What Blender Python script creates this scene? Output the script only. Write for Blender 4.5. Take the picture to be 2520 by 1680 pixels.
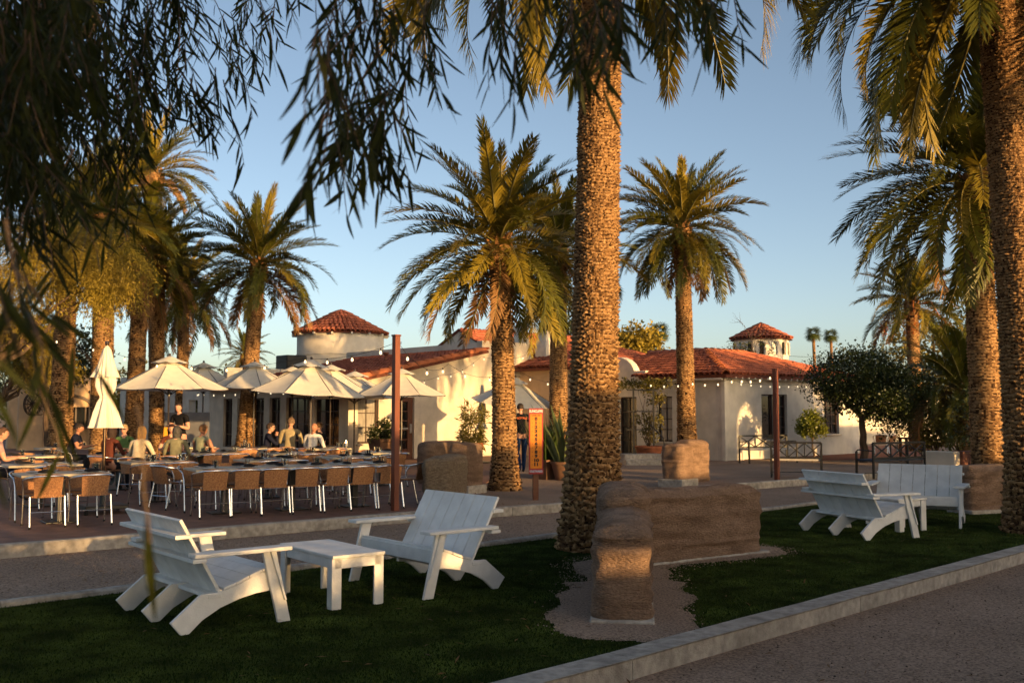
import bpy, bmesh, math, random
import numpy as np
from mathutils import Vector, Matrix, Euler
R_ = math.radians
for _o in list(bpy.data.objects): bpy.data.objects.remove(_o)
SC = bpy.context.scene
COL = SC.collection
# ------------------------------------------------------------------ camera
EYE = 1.55
cam_d = bpy.data.cameras.new('camera'); CAM = bpy.data.objects.new('camera', cam_d); COL.objects.link(CAM)
cam_d.lens = 35.0; cam_d.sensor_width = 36.0; cam_d.clip_start = 0.05; cam_d.clip_end = 4000
PITCH = math.atan((1012-840)/2450.0)
CAM.location = (0, 0, EYE); CAM.rotation_euler = (math.pi/2+PITCH, 0, 0)
cam_d.dof.use_dof = True; cam_d.dof.focus_distance = 9.0; cam_d.dof.aperture_fstop = 5.6
SC.camera = CAM
# ------------------------------------------------------------------ sky, sun, exposure
SUN_AZ, SUN_EL = R_(42), R_(5)            # azimuth: clockwise (to the right) from straight behind the camera
SDIR = Vector((math.sin(SUN_AZ)*math.cos(SUN_EL), -math.cos(SUN_AZ)*math.cos(SUN_EL), math.sin(SUN_EL)))  # towards the sun
W = bpy.data.worlds.new('World'); SC.world = W; W.use_nodes = True
nt = W.node_tree; nt.nodes.clear()
sky = nt.nodes.new('ShaderNodeTexSky'); sky.sky_type = 'NISHITA'; sky.sun_disc = False
sky.sun_elevation = SUN_EL; sky.sun_rotation = math.pi-SUN_AZ
sky.altitude = 350; sky.air_density = 0.55; sky.dust_density = 2.3; sky.ozone_density = 0.3
bg = nt.nodes.new('ShaderNodeBackground'); bg.inputs['Strength'].default_value = 0.15
wo = nt.nodes.new('ShaderNodeOutputWorld')
nt.links.new(sky.outputs[0], bg.inputs[0]); nt.links.new(bg.outputs[0], wo.inputs[0])
sl = bpy.data.lights.new('sun', 'SUN'); sl.energy = 4.4; sl.angle = R_(0.55); sl.color = (1.0, 0.60, 0.24)
SUN = bpy.data.objects.new('sun', sl); COL.objects.link(SUN)
SUN.rotation_euler = SDIR.to_track_quat('Z', 'Y').to_euler(); SUN.location = SDIR*60
SC.view_settings.view_transform = 'Standard'; SC.view_settings.look = 'None'
SC.view_settings.gamma = 1.0; SC.view_settings.exposure = 0.95; SC.view_settings.use_curve_mapping = False
cy = SC.cycles
cy.use_denoising = True; cy.max_bounces = 7; cy.diffuse_bounces = 3; cy.glossy_bounces = 3
cy.transmission_bounces = 5; cy.transparent_max_bounces = 8; cy.caustics_reflective = False; cy.caustics_refractive = False
cy.use_adaptive_sampling = True; cy.adaptive_threshold = 0.02
# ------------------------------------------------------------------ pixel -> place  (pixels of a 2352 x 1568 view)
FQ = 2450/ (2520/2352.0); CXQ, CYQ = 1176.0, 784.0
def ray(x, y):
    d = Vector(((x-CXQ)/FQ, 1.0, -(y-CYQ)/FQ)); c, s = math.cos(PITCH), math.sin(PITCH)
    return Vector((d.x, d.y*c-d.z*s, d.y*s+d.z*c))
def G(x, y, z=0.0):
    d = ray(x, y); t = (z-EYE)/d.z; p = Vector((0,0,EYE))+d*t; return p
def A(x, y, dep):
    d = ray(x, y); p = Vector((0,0,EYE))+d*(dep/d.y); return p
RV = Vector((0.743, 0.669, 0)); BV = Vector((-0.669, 0.743, 0))     # the place's two axes
def US(u, s, z=0): return RV*u + BV*s + Vector((0,0,z))
# ------------------------------------------------------------------ objects
def put(o, parent=None):
    COL.objects.link(o)
    if parent is not None: o.parent = parent
    return o
def tag(o, label=None, cat=None, group=None, kind=None):
    if label: o['label'] = label
    if cat: o['category'] = cat
    if group: o['group'] = group
    if kind: o['kind'] = kind
    return o
def thing(name, label, cat, loc=(0,0,0), rz=0.0, group=None):
    o = bpy.data.objects.new(name, None); COL.objects.link(o); o.empty_display_size = 0.2
    o.location = loc; o.rotation_euler = (0,0,rz); return tag(o, label, cat, group, 'thing')
def children(o): return KIDS.get(o.name, [])
KIDS = {}
def adopt(o, parent):
    o.parent = parent; KIDS.setdefault(parent.name, []).append(o)
def copy_tree(o, parent=None, label=None, group=None):
    c = o.copy(); COL.objects.link(c)
    if parent is not None: adopt(c, parent)
    for ch in list(children(o)): copy_tree(ch, c)
    if label: c['label'] = label
    if group: c['group'] = group
    return c
def mesh_obj(name, me, parent=None, mats=None):
    o = bpy.data.objects.new(name, me); COL.objects.link(o)
    if mats is not None and len(me.materials) == 0:
        for m in (mats if isinstance(mats, (list, tuple)) else [mats]): me.materials.append(m)
    if parent is not None: adopt(o, parent)
    return o
def absloc(p):
    v = Vector((0,0,0))
    while p is not None: v += p.location; p = p.parent
    return v
class MB:
    """collects shapes into one mesh"""
    def __init__(s): s.v = []; s.f = []; s.mi = []; s.cur = 0
    def add(s, vs, fs):
        n = len(s.v); s.v += [tuple(v) for v in vs]; s.f += [tuple(i+n for i in f) for f in fs]; s.mi += [s.cur]*len(fs)
    def box(s, c, d, rz=0.0, m=None):
        M = m if m is not None else Matrix.Rotation(rz, 3, 'Z'); c = Vector(c)
        hx, hy, hz = d[0]/2, d[1]/2, d[2]/2
        vs = [c+M@Vector((x*hx,y*hy,z*hz)) for z in (-1,1) for y in (-1,1) for x in (-1,1)]
        s.add(vs, [(0,2,3,1),(4,5,7,6),(0,1,5,4),(2,6,7,3),(0,4,6,2),(1,3,7,5)])
    def bar(s, a, b, w, h, up=(0,0,1)):
        a, b = Vector(a), Vector(b); y = (b-a); L = y.length; y.normalize(); x = y.cross(Vector(up)); x.normalize(); z = x.cross(y)
        M = Matrix((x,y,z)).transposed(); s.box((a+b)/2, (w, L, h), m=M)
    def tube(s, pts, r, n=8, caps=True):
        pts = [Vector(p) for p in pts]; k = len(pts); rr = r if isinstance(r, (list,tuple)) else [r]*k
        vs = []; ref = None
        for i, p in enumerate(pts):
            t = (pts[min(i+1,k-1)]-pts[max(i-1,0)]).normalized()
            if ref is None:
                ref = Vector((0,0,1)) if abs(t.z) < .9 else Vector((1,0,0))
            x = t.cross(ref).normalized(); y = t.cross(x).normalized(); ref = -y if False else x.cross(t)
            vs += [p+(x*math.cos(2*math.pi*j/n)+y*math.sin(2*math.pi*j/n))*rr[i] for j in range(n)]
        fs = [(i*n+j, i*n+(j+1)%n, (i+1)*n+(j+1)%n, (i+1)*n+j) for i in range(k-1) for j in range(n)]
        if caps: fs += [tuple(range(n))[::-1], tuple((k-1)*n+j for j in range(n))]
        s.add(vs, fs)
    def lathe(s, prof, n=24, c=(0,0,0), a0=0.0, caps=True):
        c = Vector(c); vs = []
        for r, z in prof: vs += [c+Vector((r*math.cos(a0+2*math.pi*j/n), r*math.sin(a0+2*math.pi*j/n), z)) for j in range(n)]
        k = len(prof)
        fs = [(i*n+j, i*n+(j+1)%n, (i+1)*n+(j+1)%n, (i+1)*n+j) for i in range(k-1) for j in range(n)]
        if caps: fs += [tuple(range(n))[::-1], tuple((k-1)*n+j for j in range(n))]
        s.add(vs, fs)
    def prism(s, poly, o, ex, ey, ez, t):
        """polygon (list of (a,b)) in axes ex,ey from o, thickness t along ez (centred)"""
        o, ex, ey, ez = Vector(o), Vector(ex), Vector(ey), Vector(ez); n = len(poly)
        vs = [o+ex*a+ey*b-ez*t/2 for a,b in poly]+[o+ex*a+ey*b+ez*t/2 for a,b in poly]
        s.add(vs, [tuple(range(n))[::-1], tuple(range(n,2*n))]+[(i,(i+1)%n,n+(i+1)%n,n+i) for i in range(n)])
    def quad(s, a, b, c, d): s.add([a,b,c,d], [(0,1,2,3)])
    def mesh(s, name, mats, smooth=False, bev=0.0, seg=1):
        me = bpy.data.meshes.new(name); me.from_pydata([tuple(v) for v in s.v], [], s.f)
        for m in (mats if isinstance(mats,(list,tuple)) else [mats]): me.materials.append(m)
        if len(set(s.mi)) > 1: me.polygons.foreach_set('material_index', s.mi)
        bm = bmesh.new(); bm.from_mesh(me)
        bmesh.ops.recalc_face_normals(bm, faces=bm.faces)
        if bev > 0:
            es = [e for e in bm.edges if len(e.link_faces) == 2 and e.calc_face_angle(0) > 0.6]
            bmesh.ops.bevel(bm, geom=es, offset=bev, segments=seg, profile=0.5, affect='EDGES', clamp_overlap=True)
        bm.to_mesh(me); bm.free()
        if smooth:
            me.polygons.foreach_set('use_smooth', [True]*len(me.polygons)); me.set_sharp_from_angle(angle=R_(38))
        return me
    def build(s, name, mats, parent=None, smooth=False, bev=0.0, seg=1, world=False):
        o = mesh_obj(name, s.mesh(name, mats, smooth, bev, seg), parent)
        if world and parent is not None: o.location = -absloc(parent)
        return o
def np_mesh(name, V, quads=None, tris=None, mats=None, smooth=False, mi=None):
    V = np.asarray(V, dtype=np.float32); me = bpy.data.meshes.new(name)
    q = np.zeros((0,4), int) if quads is None else np.asarray(quads, int).reshape(-1,4)
    t = np.zeros((0,3), int) if tris is None else np.asarray(tris, int).reshape(-1,3)
    me.vertices.add(len(V)); me.vertices.foreach_set('co', V.ravel())
    li = np.concatenate([q.ravel(), t.ravel()]); me.loops.add(len(li)); me.loops.foreach_set('vertex_index', li.astype(np.int32))
    np_ = len(q)+len(t); me.polygons.add(np_)
    st = np.concatenate([np.arange(len(q))*4, len(q)*4+np.arange(len(t))*3])
    me.polygons.foreach_set('loop_start', st.astype(np.int32))
    if smooth: me.polygons.foreach_set('use_smooth', np.ones(np_, dtype=bool))
    if mi is not None: me.polygons.foreach_set('material_index', np.asarray(mi, dtype=np.int32))
    for m in ([] if mats is None else (mats if isinstance(mats,(list,tuple)) else [mats])): me.materials.append(m)
    me.update(calc_edges=True); me.validate(); return me
def scatter(base_v, base_f, P, Mx):
    """copies of one small mesh (verts n x 3) at points P with 3x3 matrices Mx -> verts, faces"""
    bv = np.asarray(base_v, float); bf = np.asarray(base_f, int); N = len(P)
    V = np.einsum('nij,kj->nki', Mx, bv)+P[:,None,:]
    F = bf[None]+(np.arange(N)*len(bv))[:,None,None]
    return V.reshape(-1,3), F.reshape(-1, bf.shape[1])
def rotmats(rng, n, tilt=None):
    """random orientation matrices: x axis = length direction"""
    d = rng.normal(size=(n,3)); d /= np.linalg.norm(d,axis=1)[:,None]
    return frames(d, rng)
def frames(d, rng, up=None):
    d = d/np.linalg.norm(d,axis=1)[:,None]
    r = rng.normal(size=d.shape) if up is None else up
    y = np.cross(r, d); y /= np.linalg.norm(y,axis=1)[:,None]+1e-9; z = np.cross(d, y)
    return np.stack([d,y,z], axis=2)
# ------------------------------------------------------------------ materials
MATS = {}
def mat(name, col, rough=0.7, var=0.15, scale=4.0, bump=0.0, bscale=60.0, metal=0.0, spec=0.3, rnd=0.0, col2=None, detail=5.0, coat=0.0, stretch=None, dist=0.02, var2=0.0, s2=0.7):
    if name in MATS: return MATS[name]
    m = bpy.data.materials.new(name); m.use_nodes = True; t = m.node_tree; n = t.nodes; l = t.links
    b = n['Principled BSDF']; b.inputs['Roughness'].default_value = rough; b.inputs['Metallic'].default_value = metal
    b.inputs['Specular IOR Level'].default_value = spec; b.inputs['Coat Weight'].default_value = coat
    tc = n.new('ShaderNodeTexCoord'); mp = n.new('ShaderNodeMapping'); l.new(tc.outputs['Object'], mp.inputs[0])
    if stretch: mp.inputs['Scale'].default_value = stretch
    nz = n.new('ShaderNodeTexNoise'); nz.inputs['Scale'].default_value = scale; nz.inputs['Detail'].default_value = detail; l.new(mp.outputs[0], nz.inputs['Vector'])
    rp = n.new('ShaderNodeMix'); rp.data_type = 'RGBA'
    c2 = col2 if col2 else tuple(min(1,c*(1+var)) for c in col); c1 = col if col2 else tuple(c*(1-var) for c in col)
    rp.inputs['A'].default_value = (*c1,1); rp.inputs['B'].default_value = (*c2,1)
    mr = n.new('ShaderNodeMapRange'); mr.inputs[1].default_value = 0.35; mr.inputs[2].default_value = 0.65
    l.new(nz.outputs['Fac'], mr.inputs[0]); l.new(mr.outputs[0], rp.inputs['Factor']); out = rp.outputs['Result']
    if var2 > 0:
        nz2 = n.new('ShaderNodeTexNoise'); nz2.inputs['Scale'].default_value = s2; nz2.inputs['Detail'].default_value = 3; l.new(tc.outputs['Object'], nz2.inputs['Vector'])
        m2 = n.new('ShaderNodeMapRange'); m2.inputs[1].default_value = .3; m2.inputs[2].default_value = .7; m2.inputs[3].default_value = 1-var2; m2.inputs[4].default_value = 1+var2
        hs2 = n.new('ShaderNodeHueSaturation'); l.new(nz2.outputs['Fac'], m2.inputs[0]); l.new(m2.outputs[0], hs2.inputs['Value']); l.new(out, hs2.inputs['Color']); out = hs2.outputs[0]
    if rnd > 0:
        oi = n.new('ShaderNodeObjectInfo'); hs = n.new('ShaderNodeHueSaturation'); m3 = n.new('ShaderNodeMapRange')
        m3.inputs[3].default_value = 1-rnd; m3.inputs[4].default_value = 1+rnd; l.new(oi.outputs['Random'], m3.inputs[0])
        l.new(m3.outputs[0], hs.inputs['Value']); l.new(out, hs.inputs['Color']); out = hs.outputs[0]
    l.new(out, b.inputs['Base Color'])
    if bump > 0:
        bn = n.new('ShaderNodeTexNoise'); bn.inputs['Scale'].default_value = bscale; bn.inputs['Detail'].default_value = 6; l.new(mp.outputs[0], bn.inputs['Vector'])
        bp = n.new('ShaderNodeBump'); bp.inputs['Strength'].default_value = bump; bp.inputs['Distance'].default_value = dist
        l.new(bn.outputs['Fac'], bp.inputs['Height']); l.new(bp.outputs[0], b.inputs['Normal'])
    MATS[name] = m; return m
def leafmat(name, col, trans=0.35, rough=0.5, var=0.35, rnd=0.2, tcol=None, scale=1.5, spec=0.35):
    if name in MATS: return MATS[name]
    m = mat(name, col, rough, var, scale, rnd=rnd, spec=spec); t = m.node_tree; n = t.nodes; l = t.links
    b = n['Principled BSDF']; out = n['Material Output']
    tr = n.new('ShaderNodeBsdfTranslucent'); src = b.inputs['Base Color'].links[0].from_socket
    if tcol:
        tr.inputs['Color'].default_value = (*tcol,1)
    else:
        l.new(src, tr.inputs['Color'])
    mx = n.new('ShaderNodeMixShader'); mx.inputs[0].default_value = trans
    l.new(b.outputs[0], mx.inputs[1]); l.new(tr.outputs[0], mx.inputs[2]); l.new(mx.outputs[0], out.inputs[0]); return m
def glassmat(name, col=(.9,.95,.95), rough=0.02):
    m = bpy.data.materials.new(name); m.use_nodes = True; b = m.node_tree.nodes['Principled BSDF']
    b.inputs['Base Color'].default_value = (*col,1); b.inputs['Transmission Weight'].default_value = 1; b.inputs['Roughness'].default_value = rough; b.inputs['IOR'].default_value = 1.3
    MATS[name] = m; return m
def emat(name, col, st):
    m = bpy.data.materials.new(name); m.use_nodes = True; b = m.node_tree.nodes['Principled BSDF']
    b.inputs['Base Color'].default_value = (*col,1); b.inputs['Emission Color'].default_value = (*col,1); b.inputs['Emission Strength'].default_value = st
    MATS[name] = m; return m
# ================================================================== the ground
from mathutils import noise as mnoise
GRAVEL = mat('gravel', (.345,.25,.185), .95, .42, 55, bump=.9, bscale=85, spec=.15, var2=.14, s2=.9, dist=.03, detail=8)
TURF = mat('turf_backing', (.020,.034,.007), .95, .3, 30, bump=.6, bscale=200, spec=.0)
CONC = mat('kerb_concrete', (.37,.335,.29), .88, .22, 14, bump=.5, bscale=100, var2=.24, s2=2.6)
PATIO = mat('patio_concrete', (.21,.115,.082), .75, .16, 5, bump=.25, bscale=140, var2=.18, s2=.8, spec=.3)
def struct(o): o['kind'] = 'structure'; return o
def slab(name, poly, zt, zb, m):
    b = MB(); b.prism(poly, (0,0,(zt+zb)/2), (1,0,0), (0,1,0), (0,0,1), zt-zb); return struct(b.build(name, m))
b = MB(); b.quad((-1500,-400,-.1),(1500,-400,-.1),(1500,2600,-.1),(-1500,2600,-.1)); struct(b.build('ground', GRAVEL))
FK0 = Vector((-4.06,8.02,0)); FKD = Vector((.723,.69,0)).normalized()        # lawn edge along the ball court
NK0 = G(1169,1568,.02); NKD = (G(2352,1255,.02)-NK0); NKD.z = 0; NKD.normalize(); NK0.z = 0
def fk(t): p = FK0+FKD*t; return (p.x,p.y)
def nk(t): p = NK0+NKD*t; return (p.x,p.y)
LAWN = [nk(-14), nk(30), fk(30), fk(-9)]
slab('lawn', LAWN, 0.0, -.25, TURF)
PK = [(-30,-9.7),(-5.79,11.30),(-3.9,12.95),(-1.55,15.0),(-1.2,15.2)]
PK2 = [(-1.2,15.2),(.0,15.95),(.85,16.6),(2.3,18.5),(3.71,20.18),(6.33,22.31),(14,29)]
slab('patio', PK+[(-.95,17.4),(-.75,19.3),(-.2,26),(.4,33),(2,60),(-60,60),(-60,-9.7)], .02, -.25, PATIO)
slab('plaza', PK2+[(60,75),(60,140),(-2,140),(2.02,60),(.42,33),(-.18,26),(-.73,19.3),(-.93,17.4)], .0, -.25, GRAVEL)
def kerb(name, pts, w, zt, zb, seg=3.0):
    """a run of cast kerb sections: each section its own piece"""
    root = struct(bpy.data.objects.new(name, None)); COL.objects.link(root)
    pts = [Vector((p[0],p[1],0)) for p in pts]; sg = 1 if w > 0 else -1
    for a, c in zip(pts[:-1], pts[1:]):
        L = (c-a).length; d = (c-a).normalized(); nn = Vector((-d.y,d.x,0)); a = a-nn*.02*sg; c = c-nn*.02*sg; k = max(1, round(L/seg))
        for i in range(k):
            p = a+d*(L*i/k+.004); q = a+d*(L*(i+1)/k-.004); m = MB(); rg = random.Random(i*7+len(name)); n = 10; prof = []
            for j in range(n+1):
                s = p.lerp(q, j/n); jz = (mnoise.noise(s*1.3)-.0)*.006; jx = mnoise.noise(s*2.1+Vector((9,0,0)))*.006
                e = .018
                prof.append([s+nn*(0+jx)+Vector((0,0,zb)), s+nn*jx+Vector((0,0,zt-e+jz)), s+nn*(e+jx)+Vector((0,0,zt+jz)),
                             s+nn*(w-e+jx)+Vector((0,0,zt+jz)), s+nn*(w+jx)+Vector((0,0,zt-e+jz)), s+nn*(w+jx)+Vector((0,0,zb))])
            vs = [v for r in prof for v in r]; fs = [(i2*6+j2, i2*6+j2+1, i2*6+j2+7, i2*6+j2+6) for i2 in range(n) for j2 in range(5)]
            fs += [tuple(range(6))[::-1], tuple(n*6+j2 for j2 in range(6))]; m.add(vs, fs); m.build('kerb_section', CONC, root, smooth=True)
    return root
kerb('near_kerb', [nk(-14), nk(3.9), (nk(3.9)[0]+.0,nk(3.9)[1]), nk(30)][0:2]+[nk(30)], -.17, .035, -.25)
kerb('lawn_kerb', [fk(-9), fk(30)], .11, .05, -.2)
kerb('court_kerb', PK, .14, .055, -.2)
kerb('plaza_kerb', PK2, .14, .05, -.2)
# --- pebbles and grass: nobody could count them
def scatter_stuff(name, mesh_v, mesh_f, P, Mx, m, label, cat):
    V, F = scatter(mesh_v, mesh_f, P, Mx)
    me = np_mesh(name, V, F if F.shape[1] == 4 else None, F if F.shape[1] == 3 else None, m)
    return tag(mesh_obj(name, me), label, cat, kind='stuff')
rng = np.random.default_rng(5)
OCT_V = [(1,0,0),(-1,0,0),(0,1,0),(0,-1,0),(0,0,.7),(0,0,-.7)]
OCT_F = [(0,2,4),(2,1,4),(1,3,4),(3,0,4),(2,0,5),(1,2,5),(3,1,5),(0,3,5)]
def pebbles(name, pts, smin, smax, z, m, label):
    n = len(pts); P = np.column_stack([pts, np.full(n, z)]); S = rng.uniform(smin, smax, n)*rng.choice([.6,.8,1,1.5], n)
    M = rotmats(rng, n)*S[:,None,None]; M[:,2,:] *= .7
    return scatter_stuff(name, OCT_V, OCT_F, P, M, m, label, 'gravel')
def strip_pts(o, d, n, w0, w1, t0, t1, off):
    t = t0+(t1-t0)*rng.random(n)**1.5; w = rng.uniform(w0, w1, n); nn = np.array([-d.y, d.x])
    return np.array([o.x,o.y])+t[:,None]*np.array([d.x,d.y])+w[:,None]*nn
PEB1 = mat('pebble', (.33,.25,.185), .9, .5, 30, spec=.2); PEB2 = mat('pebble_dark', (.10,.07,.05), .9, .5, 30, spec=.2)
pebbles('pebbles', strip_pts(FK0, FKD, 26000, .12, 3.6, -1.5, 14, 0), .003, .009, -.098, PEB1, 'loose tan pebbles on the sunken ball court')
pebbles('pebbles', strip_pts(NK0, NKD, 26000, -4.2, -.18, -1.0, 9, 0), .002, .007, -.098, PEB1, 'loose tan pebbles outside the near kerb')
pebbles('pebbles', strip_pts(NK0, NKD, 2600, -4.2, -.18, -1.0, 9, 0), .003, .008, -.097, PEB2, 'dark leaf crumbs scattered on the gravel outside the near kerb')
# --- rammed earth walls
EARTH = mat('rammed_earth', (.235,.150,.100), .98, .0, 5, bump=1.0, bscale=48, col2=(.37,.245,.168), stretch=(.7,.7,2.4), spec=.08, dist=.05, var2=.20, s2=45, detail=9)
EARTH2 = mat('rammed_earth_pale', (.22,.165,.115), .98, .0, 19, bump=1.0, bscale=60, col2=(.34,.265,.185), stretch=(.8,.8,2.2), spec=.08, dist=.05, var2=.18, s2=45, detail=9)
def earth_block(p0, p1, th, h, parent, m, name='wall_section', res=.035, seed=0, z0=.0, lump=.020):
    p0, p1 = Vector((p0[0],p0[1],0)), Vector((p1[0],p1[1],0)); d = (p1-p0); L = d.length; d.normalize(); nn = Vector((-d.y,d.x,0))
    rad = min(.12, th*.3)
    per = []                                    # rounded rectangle, local (a,b)
    def arc(cx, cyy, a0): return [(cx+rad*math.cos(a0+i*math.pi/8), cyy+rad*math.sin(a0+i*math.pi/8)) for i in range(5)]
    cor = arc(L-rad, th/2-rad, 0)+arc(rad, th/2-rad, math.pi/2)+arc(rad, -th/2+rad, math.pi)+arc(L-rad, -th/2+rad, 1.5*math.pi)
    for a, c in zip(cor, cor[1:]+cor[:1]):
        k = max(1, int(math.dist(a,c)/res))
        per += [(a[0]+(c[0]-a[0])*i/k, a[1]+(c[1]-a[1])*i/k) for i in range(k)]
    n = len(per); nz = max(6, int(h/res)); cen = (L/2, 0); vs = []; sd = Vector((seed*7.3, seed*3.1, 0))
    ins = [0,.006,.02,.045]
    lv = [(h*j/nz, 0) for j in range(nz-1)]+[(h-.075, .008),(h-.045,.026),(h-.018,.060),(h,.115)]
    for z, inn in lv:
        for a, c in per:
            w = p0+d*a+nn*c; q = Vector((w.x, w.y, z*1.0))+sd
            band = math.sin(z/.075*math.pi+mnoise.noise(Vector((w.x*1.1,w.y*1.1,seed)))*2.2+mnoise.noise(Vector((seed*3.1,1.7,z*6)))*3)*(.55+.6*mnoise.noise(Vector((w.x*2,w.y*2,z*4+seed))))
            f = lump*.95*band+lump*1.3*mnoise.noise(q*2.6)+lump*.9*mnoise.noise(q*7)+.011*mnoise.noise(q*17)+.007*mnoise.noise(q*38)-max(0,mnoise.noise(q*5+Vector((3,9,1)))-.45)*.09
            ca = min(max(a, rad), L-rad); cb = min(max(c, -th/2+rad), th/2-rad)
            dx, dy = a-ca, c-cb; l = math.hypot(dx,dy) or 1; dx /= l; dy /= l
            aa, bb = a+dx*(f-inn), c+dy*(f-inn)
            zz = z+(.018*mnoise.noise(Vector((w.x*3,w.y*3,5+seed))) if z > h*.7 else 0)
            vs.append(p0+d*aa+nn*bb+Vector((0,0,zz+z0)))
    k = len(lv); fs = [(i*n+j, i*n+(j+1)%n, (i+1)*n+(j+1)%n, (i+1)*n+j) for i in range(k-1) for j in range(n)]
    # top: shrink to a centre line
    base = (k-1)*n; ring = []
    for a, c in per:
        ca = min(max(a, th/2), L-th/2) if L > th else L/2; w = p0+d*(a*.25+ca*.75)+nn*(c*.35)
        ring.append(w+Vector((0,0,z0+h+.006+.02*mnoise.noise(Vector((w.x*4,w.y*4,5+seed))))))
    vs += ring; fs += [(base+j, base+(j+1)%n, base+n+(j+1)%n, base+n+j) for j in range(n)]; fs.append(tuple(base+n+j for j in range(n)))
    b = MB(); b.add(vs, fs); return b.build(name, m, parent, smooth=True, world=True)
def footing(pts, th, h, parent, m=None):
    for a, c in pts:
        a, c = Vector((*a,0)), Vector((*c,0)); b = MB(); dd = (c-a).normalized(); b.bar(a-dd*.03+Vector((0,0,h/2-.05)), c+dd*.03+Vector((0,0,h/2-.05)), th, h+.1)
        b.build('footing', m or CONC, parent, bev=.012, world=True)
def pxy(x, y): p = G(x,y); return (p.x, p.y)
WA = ((.80,7.36),(1.02,9.15)); WB_ = ((1.0,8.95),(1.13,10.35)); WC_ = ((.98,10.10),(2.64,11.22))
w = thing('rammed_earth_wall', 'L-shaped stepped rammed earth wall on the green turf beside the thick palm', 'wall', (1.0,9,0), 0, 'rammed earth garden walls')
earth_block(*WA, .44, .70, w, EARTH, seed=1); earth_block(*WB_, .46, .84, w, EARTH, seed=2); earth_block(*WC_, .46, .74, w, EARTH, seed=3)
footing([WA], .47, .04, w); footing([((1.3,10.33),(2.66,11.23))], .52, .035, w)
w = thing('rammed_earth_wall', 'pale layered rammed earth wall at the patio edge behind the reclining white settee', 'wall', (-1.2,17,0), 0, 'rammed earth garden walls')
earth_block((-1.22,16.15),(-1.02,17.75), .50, .80, w, EARTH2, seed=4, res=.06); footing([((-1.22,16.15),(-1.02,17.75))], .58, .10, w)
w = thing('rammed_earth_wall', 'sunlit upright rammed earth block beside the tapering terracotta pot', 'wall', (-.85,19,0), 0, 'rammed earth garden walls')
earth_block((-1.02,18.9),(-.72,19.35), .50, .95, w, EARTH, seed=5, res=.06); footing([((-1.02,18.9),(-.72,19.35))], .54, .16, w)
w = thing('rammed_earth_wall', 'low dark rammed earth wall in front of the brown glazed door', 'wall', (-1.5,22.5,0), 0, 'rammed earth garden walls')
earth_block((-1.95,21.4),(-1.15,22.1), .45, .90, w, EARTH, seed=6, res=.07)
w = thing('rammed_earth_wall', 'squat rammed earth pillar on a concrete foot beside the gravel path', 'wall', (3.4,20.8,0), 0, 'rammed earth garden walls')
earth_block((3.25,20.55),(3.62,20.95), .52, .88, w, EARTH, seed=7, res=.05); footing([((3.25,20.55),(3.62,20.95))], .60, .17, w)
w = thing('rammed_earth_wall', 'short rammed earth wall just behind the squat earth pillar', 'wall', (4.1,22.6,0), 0, 'rammed earth garden walls')
earth_block((3.75,22.1),(4.3,22.65), .48, .92, w, EARTH, seed=8, res=.06)
w = thing('rammed_earth_wall', 'broad rammed earth wall behind the white settees at the foot of the edge palm', 'wall', (7.3,15.4,0), 0, 'rammed earth garden walls')
earth_block((6.85,15.35),(8.7,16.1), .42, .72, w, EARTH, seed=9, res=.04); footing([((6.85,15.35),(8.7,16.1))], .50, .06, w)
# gravel bed round the near wall (an uneven sheet lying on the turf)
def bed_dist(x, y):
    dm = 9
    for a, c in (WA, WB_, WC_):
        a = np.array(a); c = np.array(c); ab = c-a; t = np.clip(((x-a[0])*ab[0]+(y-a[1])*ab[1])/(ab@ab),0,1)
        dm = np.minimum(dm, np.hypot(x-a[0]-t*ab[0], y-a[1]-t*ab[1]))
    return dm
xs = np.arange(0,3.6,.028); ys = np.arange(6.6,12,.028); vs = []; idx = {}; fs = []
for i, x in enumerate(xs):
    for j, y in enumerate(ys):
        dd = bed_dist(x,y)-.37+.16*mnoise.noise(Vector((x*2.2,y*2.2,0)))-(.14 if y < 9.2 else 0)
        if dd < 0.05: idx[(i,j)] = len(vs); vs.append((x,y,.008+min(.010,max(-.012,-dd*.08))+.004*mnoise.noise(Vector((x*9,y*9,2)))))
for (i,j) in idx:
    q = [(i,j),(i+1,j),(i+1,j+1),(i,j+1)]
    if all(k in idx for k in q): fs.append(tuple(idx[k] for k in q))
b = MB(); b.add(vs, fs); struct(b.build('gravel_bed', GRAVEL, smooth=True))
pp = rng.uniform((0,6.5),(3.7,12.1),(60000,2)); dd = bed_dist(pp[:,0],pp[:,1])
pp = pp[(dd < .28+.36*rng.random(len(pp))**1.6) & (dd > .2)]
pebbles('pebbles', pp, .003, .008, .012, PEB1, 'loose pebbles around the L-shaped earth wall')
# grass blades
BL = mat('grass_blade', (.046,.068,.013), .7, .5, 3, spec=.12, var2=.35, s2=1.1)
N = 380000
t = rng.random(N)**1.7*17.2-3.2; wv = rng.random(N)
a = np.array([NK0.x,NK0.y])+t[:,None]*np.array([NKD.x,NKD.y]); 
c0 = np.array([FK0.x,FK0.y]); fd = np.array([FKD.x,FKD.y]); tt = ((a-c0)@fd); c = c0+tt[:,None]*fd
pts = a+(c-a)*wv[:,None]
dpt = bed_dist(pts[:,0],pts[:,1]); nf = np.array([mnoise.noise(Vector((p[0]*2.2,p[1]*2.2,0))) for p in pts[::1]]) if False else 0
keep = (dpt > .36+.22*rng.random(N)) & (np.abs(pts[:,0]/np.maximum(pts[:,1],.1)) < .62) & (np.hypot(pts[:,0]-.9,pts[:,1]-11.4) > .45)
pts = pts[keep]; n = len(pts); hh = rng.uniform(.014,.034,n)*(1+.15*np.sqrt(pts[:,1]))*.36; az = rng.uniform(0,2*np.pi,n); ln = rng.uniform(.2,.9,n)*hh; ww = .0022*(1+pts[:,1]/7)
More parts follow.
